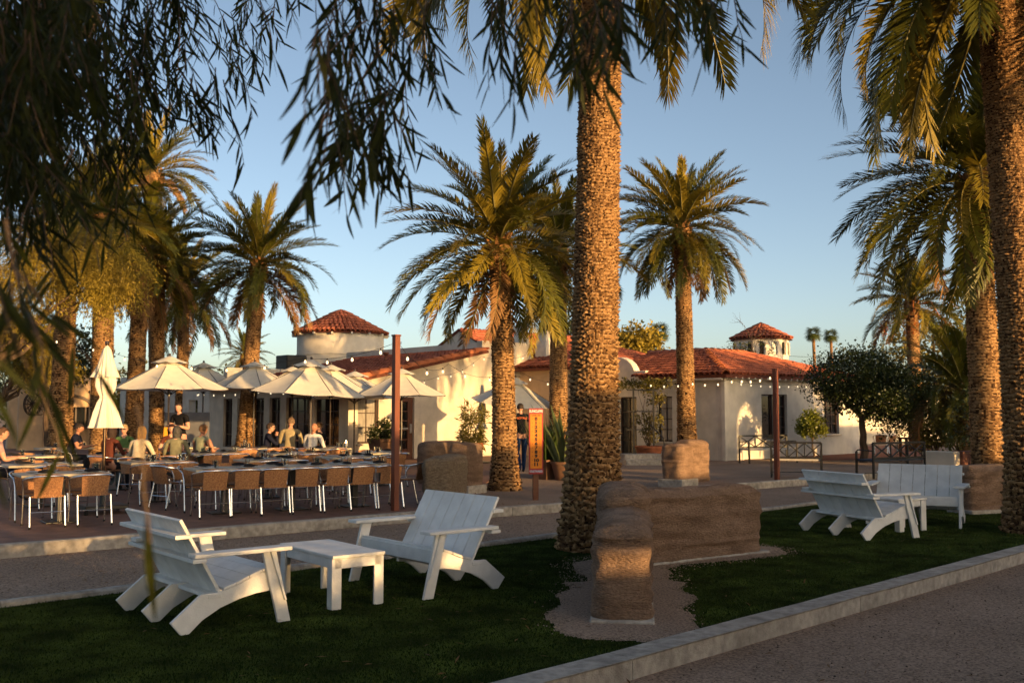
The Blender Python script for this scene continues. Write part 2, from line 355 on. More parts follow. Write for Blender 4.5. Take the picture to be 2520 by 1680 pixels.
dx, dy = np.cos(az), np.sin(az)
V = np.empty((n,3,3)); V[:,0] = np.column_stack([pts[:,0]-dy*ww, pts[:,1]+dx*ww, np.zeros(n)]); V[:,1] = np.column_stack([pts[:,0]+dy*ww, pts[:,1]-dx*ww, np.zeros(n)])
az2 = rng.uniform(0,2*np.pi,n); V[:,2] = np.column_stack([pts[:,0]+np.cos(az2)*ln, pts[:,1]+np.sin(az2)*ln, hh])
tag(mesh_obj('grass', np_mesh('grass', V.reshape(-1,3), None, np.arange(3*n).reshape(-1,3), BL)), 'short dark green artificial turf blades of the lawn', 'grass', kind='stuff')

# fallen leaves
LFM = mat('fallen_leaf', (.16,.085,.03), .8, .5, 6, spec=.2)
fl = np.vstack([strip_pts(NK0, NKD, 420, -4.0, 3.2, -1.0, 11, 0), strip_pts(FK0, FKD, 420, .1, 3.4, -1, 13, 0), rng.uniform((-9,12),(0,20),(160,2))]); nfl = len(fl)
zf = np.where((fl-np.array([NK0.x,NK0.y]))@np.array([-NKD.y,NKD.x]) < -.02, -.09, np.where((fl-np.array([FK0.x,FK0.y]))@np.array([-FKD.y,FKD.x]) > .1, -.088, .03)); zf = np.where(fl[:,1] > 16, .03, zf)
dfl = rng.normal(size=(nfl,3)); dfl[:,2] *= .15; Mf = frames(dfl, rng, np.tile([0,.1,1.0],(nfl,1))+rng.normal(0,.2,(nfl,3)))*rng.uniform(.03,.08,nfl)[:,None,None]
V, F = scatter(np.array([(0,0,0),(.5,.12,.06),(1,0,.02),(.5,-.12,.06)]), [(0,1,2,3)], np.column_stack([fl,zf]), Mf)
tag(mesh_obj('fallen_leaves', np_mesh('fallen_leaves', V, F, None, LFM)), 'dry narrow leaves fallen on lawn and gravel', 'leaves', kind='stuff')
# ================================================================== buildings
STUC = mat('cream_stucco', (.66,.58,.46), .9, .08, 3, bump=.5, bscale=26, spec=.15, var2=.11, s2=1.3, dist=.02)
STUW = mat('white_stucco', (.70,.65,.56), .9, .08, 3, bump=.5, bscale=26, spec=.15, var2=.11, s2=1.3, dist=.02)
TAN = mat('tan_stucco', (.52,.38,.24), .9, .08, 3, bump=.35, bscale=38, spec=.15, var2=.07, s2=1.3)
ADOBE = mat('adobe_plaster', (.56,.39,.24), .95, .12, 2, bump=.5, bscale=30, spec=.1, var2=.12, s2=.8)
TILE = mat('terracotta_tile', (.28,.075,.042), .75, .0, 7, bump=.3, bscale=70, col2=(.45,.145,.075), rnd=.30, spec=.25)
RIDGE = mat('terracotta_ridge', (.44,.125,.05), .75, .0, 6, bump=.3, bscale=60, col2=(.58,.20,.085), rnd=.18, spec=.25)
PAN = mat('roof_underlay', (.16,.055,.035), .9, .2, 6)
WOOD = mat('dark_red_wood', (.13,.045,.02), .5, .25, 5, bump=.15, bscale=60, stretch=(1,1,.1), spec=.4)
FRAME = mat('bronze_window_frame', (.05,.026,.018), .5, .2, 8, spec=.4)
PANE = mat('window_pane', (.015,.016,.017), .04, .1, 1, spec=.8)
PANEW = mat('curtained_pane', (.30,.28,.25), .12, .25, 5, spec=.6, stretch=(9,9,.6))
IRON = mat('black_iron', (.012,.011,.010), .45, .2, 20, spec=.5)
RUST = mat('rust_red_steel', (.16,.045,.022), .55, .18, 6, bump=.1, bscale=80, spec=.4, stretch=(1,1,.25))
def V3(p): return Vector((p[0],p[1],p[2] if len(p) > 2 else 0))
def wall(parent, O, ex, L, H, n, openings=(), th=.28, m=STUC, top=None, name='wall', ends=True, z0=-.1):
    O = V3(O); ex = V3(ex).normalized(); n = V3(n).normalized(); tp = top or (lambda a: H)
    As = sorted({0,L}|{o[0] for o in openings}|{o[1] for o in openings}); Zs = sorted({z0,0}|{o[2] for o in openings}|{o[3] for o in openings})
    b = MB()
    def pt(a, z, d): return O+ex*a-n*d+Vector((0,0,z))
    def inside(a, z): return any(o[0] < a < o[1] and o[2] < z < o[3] for o in openings)
    for i in range(len(As)-1):
        a0, a1 = As[i], As[i+1]
        for j in range(len(Zs)):
            zb = Zs[j]; last = j == len(Zs)-1
            zt0, zt1 = (tp(a0), tp(a1)) if last else (Zs[j+1], Zs[j+1])
            if not last and inside((a0+a1)/2, (zb+Zs[j+1])/2): continue
            b.quad(pt(a0,zb,0),pt(a1,zb,0),pt(a1,zt1,0),pt(a0,zt0,0)); b.quad(pt(a0,zb,th),pt(a0,zt0,th),pt(a1,zt1,th),pt(a1,zb,th))
            if last: b.quad(pt(a0,zt0,0),pt(a1,zt1,0),pt(a1,zt1,th),pt(a0,zt0,th))
    for o in openings:
        for (p,q) in (((o[0],o[2]),(o[0],o[3])),((o[1],o[2]),(o[1],o[3])),((o[0],o[2]),(o[1],o[2])),((o[0],o[3]),(o[1],o[3]))):
            b.quad(pt(p[0],p[1],0),pt(q[0],q[1],0),pt(q[0],q[1],th),pt(p[0],p[1],th))
    if ends:
        for a in (0,L): b.quad(pt(a,z0,0),pt(a,tp(a),0),pt(a,tp(a),th),pt(a,z0,th))
    return b.build(name, m, parent, world=True)
def window(parent, O, ex, n, a0, a1, z0, z1, cols, rows, fm=FRAME, pm=PANE, rec=.13, name='window', sill=True, label=None, fw=.05):
    O = V3(O); ex = V3(ex).normalized(); n = V3(n).normalized(); up = Vector((0,0,1)); M = Matrix((ex,n,up)).transposed()
    b = MB(); c = lambda a, z, d: O+ex*a-n*d+Vector((0,0,z)); w, h = a1-a0, z1-z0
    for (aa, zz, ww, hh) in ((a0+fw/2,(z0+z1)/2,fw,h),(a1-fw/2,(z0+z1)/2,fw,h),((a0+a1)/2,z0+fw/2,w-2*fw,fw),((a0+a1)/2,z1-fw/2,w-2*fw,fw)):
        b.box(c(aa,zz,rec), (ww,.06,hh), m=M)
    f = b.build(name, fm, parent, world=True)
    if label: f['label'] = label
    iw, ih = (w-2*fw), (h-2*fw); mw = .028
    for i in range(cols):
        for j in range(rows):
            pw, ph = iw/cols, ih/rows; g = MB()
            g.box(c(a0+fw+pw*(i+.5), z0+fw+ph*(j+.5), rec+.012), (pw-mw*.8, .008, ph-mw*.8), m=M); g.build('pane', pm, f, world=True)
    g = MB()
    for i in range(1,cols): g.box(c(a0+fw+iw*i/cols,(z0+z1)/2,rec), (mw,.036,ih), m=M)
    for j in range(1,rows): g.box(c((a0+a1)/2,z0+fw+ih*j/rows,rec-.001), (iw,.034,mw), m=M)
    if len(g.v): g.build('glazing_bar', fm, f, world=True)
    if sill:
        g = MB(); g.box(c((a0+a1)/2, z0-.035, .02), (w+.1,.22,.06), m=M); g.build('sill', STUC, f, bev=.01, world=True)
    return f
# ---- barrel tiles
def tile_mesh(name, w, L, m, n=6, taper=.8, h=.5):
    V = []; Fq = []
    for k, (r, y, th) in enumerate(((w/2, 0, 0), (w/2*taper, L, 0), (w/2-.014, 0, 0), (w/2*taper-.014, L*.3, 0))):
        for i in range(n+1):
            a = math.pi*i/n; V.append((math.cos(a)*r, y, math.sin(a)*r*2*h))
    for i in range(n):
        Fq.append((i, i+1, n+2+i, n+1+i)); Fq.append((2*n+2+i, 2*n+3+i, i+1, i)); Fq.append((3*n+3+i, 3*n+4+i, 2*n+3+i, 2*n+2+i))
    return np_mesh(name, V, Fq, None, m, smooth=True), np.array(V), np.array(Fq)
TW, TL, TE = .205, .44, .34
TILE_ME, TILE_V, TILE_F = tile_mesh('roof_tile', TW, TL, TILE)
RDG_ME, RDG_V, RDG_F = tile_mesh('ridge_tile', .30, .48, RIDGE, n=8, taper=.82, h=.5)
def place_tiles(roof, mats_, limit=300, name='roof_tile', me=None, V=None, F=None):
    me = me or TILE_ME; V = TILE_V if V is None else V; F = TILE_F if F is None else F
    cp = Vector((0,0,EYE)); off = Matrix.Translation(-absloc(roof))
    def score(M):
        p = M.translation; d = (cp-p); return max(0, M.col[2].to_3d().normalized().dot(d.normalized())+.25)/d.length_squared
    mats_.sort(key=score, reverse=True)
    for M in mats_[:limit]:
        o = mesh_obj(name, me, roof); o.matrix_local = off@M
    rest = mats_[limit:]
    if rest:
        Mn = np.array([[list(r) for r in M] for M in rest]); VV, FF = scatter(V, F, Mn[:,:3,3], Mn[:,:3,:3])
        o = mesh_obj('roof_tiles', np_mesh('roof_tiles', VV, FF, None, TILE, smooth=True), roof); o.location = -absloc(roof); o['kind'] = 'stuff'
RJ = random.Random(77)
def tile_field(O, e, s, poly):
    """tile matrices over polygon (a along eave e, b up slope s)"""
    O, e, s = V3(O), V3(e).normalized(), V3(s).normalized(); n = e.cross(s); n = n if n.z > 0 else -n; out = []
    def ins(a, b):
        c = False
        for (x0,y0),(x1,y1) in zip(poly, poly[1:]+poly[:1]):
            if (y0 > b) != (y1 > b) and a < (x1-x0)*(b-y0)/(y1-y0)+x0: c = not c
        return c
    a0, a1 = min(p[0] for p in poly), max(p[0] for p in poly); b0, b1 = min(p[1] for p in poly), max(p[1] for p in poly)
    na = int((a1-a0)/TW)+1; nb = int((b1-b0)/TE)+1
    for i in range(na):
        for j in range(nb):
            a, b = a0+(i+.5)*TW, b0+j*TE
            if ins(a, b+TE*.5):
                p = O+e*(a+RJ.uniform(-.008,.008))+s*(b+RJ.uniform(-.02,.02)-.03)+n*(.018+RJ.uniform(0,.008))
                ss = (s+n*(-.035)+e*RJ.uniform(-.03,.03)).normalized(); xx = ss.cross(n).normalized(); nn = xx.cross(ss)
                out.append(Matrix((xx, ss, nn)).transposed().to_4x4()); out[-1].translation = p
    return out
def line_tiles(a, b, step=.36):
    a, b = V3(a), V3(b); d = (b-a); L = d.length; d.normalize(); up = Vector((0,0,1)); x = d.cross(up).normalized(); z = x.cross(d); out = []
    for i in range(int(L/step)):
        dd = (d+z*-.05+x*RJ.uniform(-.03,.03)).normalized(); xx = dd.cross(z).normalized(); zz = xx.cross(dd)
        M = Matrix((xx, dd, zz)).transposed().to_4x4(); M.translation = a+d*(i*step)+z*RJ.uniform(.0,.012); out.append(M)
    return out
def roof_slab(parent, pts, t=.10, m=PAN, name='roof'):
    pts = [V3(p) for p in pts]; n = (pts[1]-pts[0]).cross(pts[2]-pts[0]).normalized(); n = n if n.z > 0 else -n; b = MB(); k = len(pts)
    b.add(pts+[p-n*t for p in pts], [tuple(range(k)), tuple(range(k,2*k))[::-1]]+[(i,(i+1)%k,k+(i+1)%k,k+i) for i in range(k)])
    return b.build(name, m, parent, world=True)
Z = Vector((0,0,1))
# ---- the patio restaurant: facade along BV from K, gable wall along RV
K = Vector((-5.05,30.8,0))
def KP(r, b, z=0): return K+RV*r+BV*b+Vector((0,0,z))
rest = thing('restaurant_building', 'cream stucco restaurant with long tiled roof beside the umbrella patio', 'building', K)
zr = lambda r: 2.48+.21*r
wall(rest, KP(0,0), RV, 5.4, 3, -BV, [(.34,1.12,.55,2.0),(1.72,2.52,0,2.0)], top=zr)
window(rest, KP(0,0), RV, -BV, .34,1.12,.55,2.0, 2,3, pm=PANEW)
# door with eight panes
dr = MB(); M3 = Matrix((RV,-BV,Z)).transposed()
dr.box(KP(1.77,.12,1.0),(.10,.07,2.0),m=M3); dr.box(KP(2.42,.12,1.0),(.20,.07,2.0),m=M3)
dr.box(KP(2.07,.12,1.93),(.5,.07,.14),m=M3); dr.box(KP(2.07,.12,.17),(.5,.07,.34),m=M3)
door = dr.build('door', WOOD, rest, bev=.008, world=True); door['label'] = 'brown wooden door with ten glass panes'
for i in range(2):
    for j in range(5):
        g = MB(); g.box(KP(1.82+.125+i*.25,.13,.34+.152+j*.304),(.225,.012,.28),m=M3); g.build('pane', PANE, door, world=True)
g = MB(); g.box(KP(2.07,.122,1.1),(.03,.05,1.52),m=M3)
for j in range(1,5): g.box(KP(2.07,.121,.34+j*.304),(.5,.05,.03),m=M3)
g.build('glazing_bar', WOOD, door, world=True)
g = MB(); g.box(KP(2.43,.075,1.0),(.07,.02,.30),m=M3); g.tube([KP(2.43,.06,1.1),KP(2.43,.02,1.1),KP(2.43,.02,.88),KP(2.43,.06,.88)],.010,6); g.build('door_handle', mat('brushed_steel',(.55,.53,.5),.3,.1,10,metal=1), door, world=True)
g = MB(); g.box(KP(2.07,.075,1.0),(.5,.025,.045),m=M3); g.build('push_bar', MATS['brushed_steel'], door, world=True)
# facade with tall dark windows (faces -RV)
fw_ = [(.25,1.75),(2.05,3.55),(3.95,4.7),(5.1,5.9),(6.3,7.1),(7.5,8.2)]
wall(rest, KP(0,.285), BV, 9.4, 2.5, -RV, [(a,c,.25,2.02) for a,c in fw_])
for i, (a, c) in enumerate(fw_): window(rest, KP(0,.285), BV, -RV, a, c, .25, 2.02, 3 if c-a > 1.2 else 2, 4, sill=False)
g = MB(); g.box(KP(-.22,4.9,2.40),(.40,9.6,.16),m=Matrix((RV,BV,Z)).transposed()); g.build('fascia', WOOD, rest, world=True)
# roof
eO = KP(-.42,-.25,zr(-.42)+.03); sv = (RV+Z*.21).normalized(); LT = 5.9/sv.dot(RV)*1.0
roof = roof_slab(rest, [eO, eO+BV*8.2, eO+BV*8.2+sv*LT, eO+sv*LT])
place_tiles(roof, tile_field(eO, BV, sv, [(0.1,0),(8.2,0),(8.2,LT),(0.1,LT)]))
barge = line_tiles(eO+Z*.02+BV*.04, eO+BV*.04+sv*LT+Z*.02)
place_tiles(roof, barge, 300, 'barge_tile', RDG_ME, RDG_V, RDG_F)
# parapet above, and the taller block next to it
wall(rest, KP(5.4,0), BV, 8.6, 3.95, -RV, [], name='parapet_wall', th=.25, m=STUW)
wall(rest, KP(5.4,-.002), RV, 2.4, 4.0, -BV, [], name='block_wall')
wall(rest, KP(7.8,0), BV, 8, 4.0, RV, [], name='block_wall')
g = MB(); g.box(KP(6.6,4.3,3.86),(2.2,8,.1),m=Matrix((RV,BV,Z)).transposed()); g.build('flat_roof', STUW, rest, world=True)
wall(rest, KP(0.25,8.75), RV, 7, 3.2, -BV, [], name='block_wall', m=STUW)
wall(rest, KP(0,9.7), BV, 9, 3.05, -RV, [(1,1.8,.8,2.0)], name='wing_wall', m=STUW)
g = MB(); g.box(KP(3.2,9.2,3.4),(.9,.9,.75),m=Matrix((RV,BV,Z)).transposed()); g.build('rooftop_unit', IRON, rest, bev=.03, world=True)
g = MB(); g.lathe([(.05,3.2),(.05,3.55),(.11,3.6),(.11,3.66)],10,KP(3.6,3.2)); g.build('vent_pipe', RUST, rest, world=True)
# ---- round towers
def round_tower(px, dep, rad, z0, zE, zA, label, over=.2, niches=0, nt=0):
    c = A(px, 900, dep); c.z = 0; t = thing('round_tower', label, 'tower', c, 0, 'round tile-capped towers')
    b = MB(); b.lathe([(rad,-.1),(rad,zE-.55*(1 if not niches else 0)-.03*(1 if niches else 0)),(rad+.0,zE-.5),(rad,zE)] if not niches else [(rad,-.1),(rad,zE)], 40, caps=True); b.build('wall', STUW, t, smooth=True)
    if not niches:
        b = MB(); b.lathe([(rad+.004,zE-.95),(rad+.03,zE-.94),(rad+.03,zE-.90),(rad+.004,zE-.89)],40,caps=False); b.build('moulding', STUW, t, smooth=True)
        for k in range(16):
            a = 2*math.pi*k/16; b = MB(); M = Matrix.Rotation(a,3,'Z'); b.box(M@Vector((rad+over*.5,0,zE-.05)),(over+.1,.07,.09),m=M); b.build('rafter_tail', STUW, t)
    else:
        for k in range(niches):
            a = 2*math.pi*k/niches; M = Matrix.Rotation(a,3,'Z'); b = MB(); pl = [(-.09,zE-.72),(.09,zE-.72)]+[(.09*math.cos(x),zE-.24+.09*math.sin(x)) for x in (0,.5,1.05,1.57,2.1,2.6,3.14)]
            b.prism(pl, M@Vector((rad+.006,0,0)), M@Vector((0,1,0)), Z, M@Vector((1,0,0)), .02); b.build('louvre_slot', PANE, t)
            b = MB(); b.box(M@Vector((rad+.02,.16*rad/1.2,zE-.45)),(.06,.05,.6),m=M); b.build('pilaster', STUW, t)
    R2 = rad+over; b = MB(); b.lathe([(R2,zE-.03),(.03,zA-.04)], nt or 32, caps=True); rf = b.build('roof', PAN, t)
    Ls = math.hypot(R2, zA-zE); rows = int(Ls/.30); ms = []
    for j in range(rows):
        r = R2*(1-j*.30/Ls); zz = zE+(zA-zE)*j*.30/Ls; cnt = max(5, round(2*math.pi*(r-.05)/.215))
        for i in range(cnt):
            a = 2*math.pi*(i+.5*(j%2))/cnt+RJ.uniform(-.01,.01); out = Vector((math.cos(a),math.sin(a),0)); s = (Z*(zA-zE)-out*R2).normalized(); x = s.cross(Vector((0,0,1))).normalized(); n = x.cross(s)
            if n.z < 0: x = -x; n = x.cross(s)
            s2 = (s-n*.06).normalized(); n2 = x.cross(s2); M = Matrix((x,s2,n2)).transposed().to_4x4(); M.translation = c+out*r+Z*(zz+.02)+n*.012; ms.append(M)
    place_tiles(rf, ms)
    b = MB(); b.lathe([(.16,zA-.10),(.15,zA-.02),(.05,zA+.05)],10); b.build('roof_cap', RIDGE, t, smooth=True)
    return t
round_tower(781, 44, 1.9, 0, 4.92, 6.02, 'wide round cream tower with tiled cone roof behind the patio restaurant', over=.2)
round_tower(1750, 46, 1.22, 0, 4.85, 5.58, 'slim round tower with arched slots above the long red roof', over=.2, niches=14)
# ---- gabled block behind the restaurant
bk = thing('gabled_building', 'higher tiled gable rising behind the parapet of the patio restaurant', 'building', A(1075,900,44)*1.0)
bk.location.z = 0
gp = A(1061,755,43); ge = gp+RV*7
for s_ in (-1,1):
    dn = (BV*s_*1.0-Z*.45).normalized(); Ls = 3.2
    rf = roof_slab(bk, [gp-RV*.2, ge, ge+dn*Ls, gp-RV*.2+dn*Ls])
    if s_ < 0:
        o = gp-RV*.2+dn*Ls; place_tiles(rf, tile_field(o, RV, -dn, [(0,0),(7.2,0),(7.2,Ls),(0,Ls)])+line_tiles(o, o-dn*Ls), 300)
wb = MB(); b0 = gp+(-BV-Z*.45)*2.9; b1 = gp+(BV-Z*.45)*2.9
wb.prism([(-2.9,-gp.z),(2.9,-gp.z),(2.9,-1.36),(0,-.06),(-2.9,-1.36)], gp, -BV, Z, RV, .25); wb.build('gable_wall', STUW, bk, world=True)
wb = MB(); wb.box(gp+RV*3.5-BV*2.7-Z*(gp.z/2+.7),(7,.25,gp.z-1.3),m=Matrix((RV,BV,Z)).transposed()); wb.build('side_wall', STUW, bk, world=True)
# ---- middle house: tan wall, hip roof
q = Vector((2.0,33.7,0)); mid = thing('tan_house', 'tan walled house with red tiled roof behind the tall banded palm', 'building', q)
wall(mid, q, BV, 6, 3.05, -RV, [], m=TAN); wall(mid, q+RV*.001, RV, 7.2, 3.05, -BV, [], m=STUC, ends=False)
e0 = q-RV*.3-BV*.3+Z*3.05; hz = .36; hm = 3.0; rt = e0+(RV+BV)*hm+Z*hm*hz; e1 = q+RV*7.5-BV*.3+Z*3.05; rt1 = e1+(BV-RV)*hm+Z*hm*hz
rf = roof_slab(mid, [e0, rt, rt+BV*6, e0+BV*8])
sl_ = (RV+Z*hz).normalized(); ll = hm*math.hypot(1,hz); place_tiles(rf, tile_field(e0, BV, sl_, [(0,0),(8,0),(8,ll),(hm,ll)]), 200)
rf = roof_slab(mid, [e0, e1, rt1, rt]); sl_ = (BV+Z*hz).normalized(); W_ = (e1-e0).length
place_tiles(rf, tile_field(e0, RV, sl_, [(0,0),(W_,0),(W_-hm,ll),(hm,ll)])+line_tiles(e0,rt,.34), 100)
for (px, yt, yb, dp, w0, w1) in ((1197,748,812,37,.50,.36),(1254,742,800,36,.56,.34)):
    c = A(px,yb,dp); tp = A(px,yt,dp); ch = thing('chimney', 'tapered white plaster chimney %s' % ('between the two palm trunks' if px > 1200 else 'beside the tall cream wall block'), 'chimney', (c.x,c.y,c.z))
    b = MB(); b.lathe([(w0*.72,-1.2),(w0*.72,0),(w1*.72,tp.z-c.z-.1),(w1*.8,tp.z-c.z-.08),(w1*.8,tp.z-c.z)],4,a0=R_(42+45)); b.build('stack', STUW, ch, bev=.02)
    b = MB(); b.box((0,0,tp.z-c.z+.05),(w1*.8,w1*.8,.1),rz=R_(42)); b.build('cap', STUW, ch, bev=.02)
# ---- long house on the right
C0 = Vector((6.7,31.5,0)); CP = lambda r, b, z=0: C0+RV*r+BV*b+Z*z
lg = thing('long_house', 'long white stucco house with hipped red tile roof behind the iron benches', 'building', C0)
wall(lg, CP(0,0), RV, 8.3, 2.62, -BV, [(2.05,3.55,.62,2.12),(5.9,6.9,.75,2.12)], m=STUW)
window(lg, CP(0,0), RV, -BV, 2.05,2.78,.62,2.12, 1,1, rec=.16); window(lg, CP(0,0), RV, -BV, 2.78,3.55,.62,2.12, 2,4); window(lg, CP(0,0), RV, -BV, 5.9,6.9,.75,2.12,3,4)
wall(lg, CP(0,.285), BV, 4.5, 2.62, -RV, [(.85,1.55,.55,2.05),(1.80,2.45,.55,2.05),(3.35,4.15,.0,2.05)], m=STUW)
window(lg, CP(0,.285), BV, -RV, .85,1.55,.55,2.05,2,4); window(lg, CP(0,.285), BV, -RV, 1.80,2.45,.55,2.05,2,4, pm=PANEW); window(lg, CP(0,.285), BV, -RV, 3.35,4.15,.02,2.05,2,4,sill=False,name='glazed_door')
b = MB(); b.prism([(2.75,2.45),(2.75,2.93),(3.25,2.93),(3.3,3.05),(3.42,3.2),(3.6,3.33),(3.85,3.42),(4.6,3.45),(4.6,2.45)], CP(-.06,.285), BV, Z, RV, .3); b.build('stepped_parapet', STUW, lg, bev=.02, world=True)
wall(lg, CP(8.3,.285), BV, 6, 2.62, RV, [], m=STUW)
b = MB(); b.box(CP(-.03,-.03,1.33),(.12,.12,2.66),m=M3); b.build('corner_trim', STUW, lg, world=True)
e0 = CP(-.35,-.35,2.70); hm = 3.2; hz = .31; rt = e0+(RV+BV)*hm+Z*hm*hz; e1 = CP(8.7,-.35,2.70); ll = hm*math.hypot(1,hz); W_ = (e1-e0).length; rt1 = e1+(BV-RV)*hm+Z*hm*hz
rf = roof_slab(lg, [e0,e1,rt1,rt]); place_tiles(rf, tile_field(e0, RV, (BV+Z*hz), [(0,0),(W_,0),(W_-hm,ll),(hm,ll)]), 200)
place_tiles(rf, line_tiles(e0,rt)+line_tiles(rt,rt1), 60, 'ridge_tile', RDG_ME, RDG_V, RDG_F)
rf = roof_slab(lg, [e0, rt, rt+BV*2.6, rt+BV*2.6-RV*2.2-Z*2.2*hz, e0+BV*3.4]); place_tiles(rf, tile_field(e0, BV, (RV+Z*hz), [(0,0),(3.4,0),(5.8,ll*.3),(5.8,ll),(hm,ll)]), 200)
place_tiles(rf, line_tiles(rt+BV*2.6,rt), 60, 'ridge_tile', RDG_ME, RDG_V, RDG_F)
b = MB(); b.box(CP(-.28,1.45,2.60),(.08,3.2,.12),m=Matrix((RV,BV,Z)).transposed()); b.build('fascia', STUW, lg, world=True)
b = MB()
for i in range(24): b.box(CP(.2+i*.35,-.18,2.615),(.06,.30,.09),m=Matrix((RV,BV,Z)).transposed())
b.build('rafter_tails', STUW, lg, world=True)
# ================================================================== palms
TRUNK = mat('palm_trunk', (.10,.052,.025), .95, .0, 9, bump=1.0, bscale=45, col2=(.31,.175,.075), spec=.1, dist=.03)
TRUNK_D = mat('palm_trunk_fibre_shade', (.045,.024,.013), 1.0, .3, 25, bump=1.0, bscale=60, spec=.05)  # dark fibre between leaf scars, also painting in the shade of the grooves
TRUNK_P = mat('palm_leaf_scar', (.23,.13,.06), .9, .0, 30, bump=.8, bscale=50, col2=(.42,.255,.115), spec=.15, stretch=(1,1,.5))
STUB = mat('palm_leaf_base', (.20,.085,.03), .85, .0, 12, col2=(.38,.20,.08), spec=.2)
FROND = leafmat('palm_frond', (.105,.104,.013), .24, .45, .3, .28, scale=2)
FROND_Y = leafmat('palm_frond_yellow', (.25,.19,.022), .28, .5, .3, .25, scale=2)
FROND_D = leafmat('palm_frond_dry', (.21,.11,.04), .15, .7, .35, .25, scale=2)
RACH = mat('palm_rachis', (.15,.13,.045), .5, .2, 4)
def frond_mesh(name, bend, seed, pairs=92, ll=.145, m=None, nseg=16, wmul=1.0, full=1.0):
    rg = np.random.default_rng(seed); t = np.linspace(0,1,nseg*4+1); th = -bend*t**1.35; ds = t[1]-t[0]
    x = np.concatenate([[0],np.cumsum(np.cos((th[1:]+th[:-1])/2)*ds)]); z = np.concatenate([[0],np.cumsum(np.sin((th[1:]+th[:-1])/2)*ds)])
    sway = .05*rg.normal()*t**2
    def at(u):
        return np.column_stack([np.interp(u,t,x), np.interp(u,t,sway), np.interp(u,t,z)]), np.interp(u,t,th)
    V = []; Q = []; T = []; MI = []
    us = np.linspace(0,1,nseg+1); P, TH = at(us); rr = .0085*(1-us)**.8+.0016; rr[0] = .016
    for i in range(nseg+1):
        tn = np.array([np.cos(TH[i]),0,np.sin(TH[i])]); nm = np.array([-np.sin(TH[i]),0,np.cos(TH[i])])
        V += [P[i]+np.array([0,1,0])*rr[i]*1.3, P[i]-np.array([0,1,0])*rr[i]*1.3, P[i]+nm*rr[i]*.7-0*tn]
    for i in range(nseg):
        for j in range(3): Q.append((i*3+j, i*3+(j+1)%3, i*3+3+(j+1)%3, i*3+3+j)); MI.append(1)
    n = pairs*2; u = np.repeat(np.linspace(.09,.995,pairs),2)+rg.normal(0,.004,n); u = np.clip(u,.05,.999); side = np.tile([1,-1],pairs)
    P, TH = at(u); tn = np.column_stack([np.cos(TH),np.zeros(n),np.sin(TH)]); nm = np.column_stack([-np.sin(TH),np.zeros(n),np.cos(TH)]); S = np.column_stack([np.zeros(n),side,np.zeros(n)])
    a = np.radians(62-34*u)+rg.normal(0,.09,n); v = np.radians(26)+rg.normal(0,.22,n)
    d = tn*np.cos(a)[:,None]+(S*np.cos(v)[:,None]+nm*np.sin(v)[:,None])*np.sin(a)[:,None]
    L = ll*np.clip(np.sin(np.pi*(u*.80+.10))**.55, .15, 1)*rg.uniform(.85,1.1,n)*np.where(u<.16,.35,1)
    if full < 1: L = L*np.where(rg.random(n) > full, .25, 1)
    w = .0068*wmul*np.sin(np.pi*(u*.8+.12))**.5
    wd = np.cross(d, nm); wd /= np.linalg.norm(wd,axis=1)[:,None]+1e-9
    droop = np.array([0,0,-1.0])*.10
    b0 = len(V); mid = P+d*(L*.55)[:,None]; tip = P+d*L[:,None]+droop*L[:,None]*rg.uniform(.3,1.6,n)[:,None]
    LV = np.stack([P+wd*(w*.6)[:,None], P-wd*(w*.6)[:,None], mid-wd*w[:,None], mid+wd*w[:,None], tip], axis=1).reshape(-1,3)
    V = np.vstack([np.array(V), LV]); k = b0+np.arange(n)*5
    Q = np.vstack([np.array(Q), np.column_stack([k,k+1,k+2,k+3])]); T = np.column_stack([k+3,k+2,k+4])
    mi = np.concatenate([np.ones(nseg*3), np.zeros(n), np.zeros(n)])
    return np_mesh(name, V, Q, T, [m or FROND, RACH], mi=mi)
BENDS = [.35,.7,1.0,1.3,1.65]
FR = {(i,k,c): frond_mesh('frond', b, i*10+k+c*100, m=(FROND,FROND_Y,FROND_D)[c], full=.85 if c == 2 else 1) for i, b in enumerate(BENDS) for k in range(2) for c in range(3)}
FRH = {(i,k,c): frond_mesh('frond', b, i*10+k+c*100+50, m=(FROND,FROND_Y,FROND_D)[c], pairs=120, wmul=.85) for i, b in enumerate(BENDS) for k in range(2) for c in range(2)}
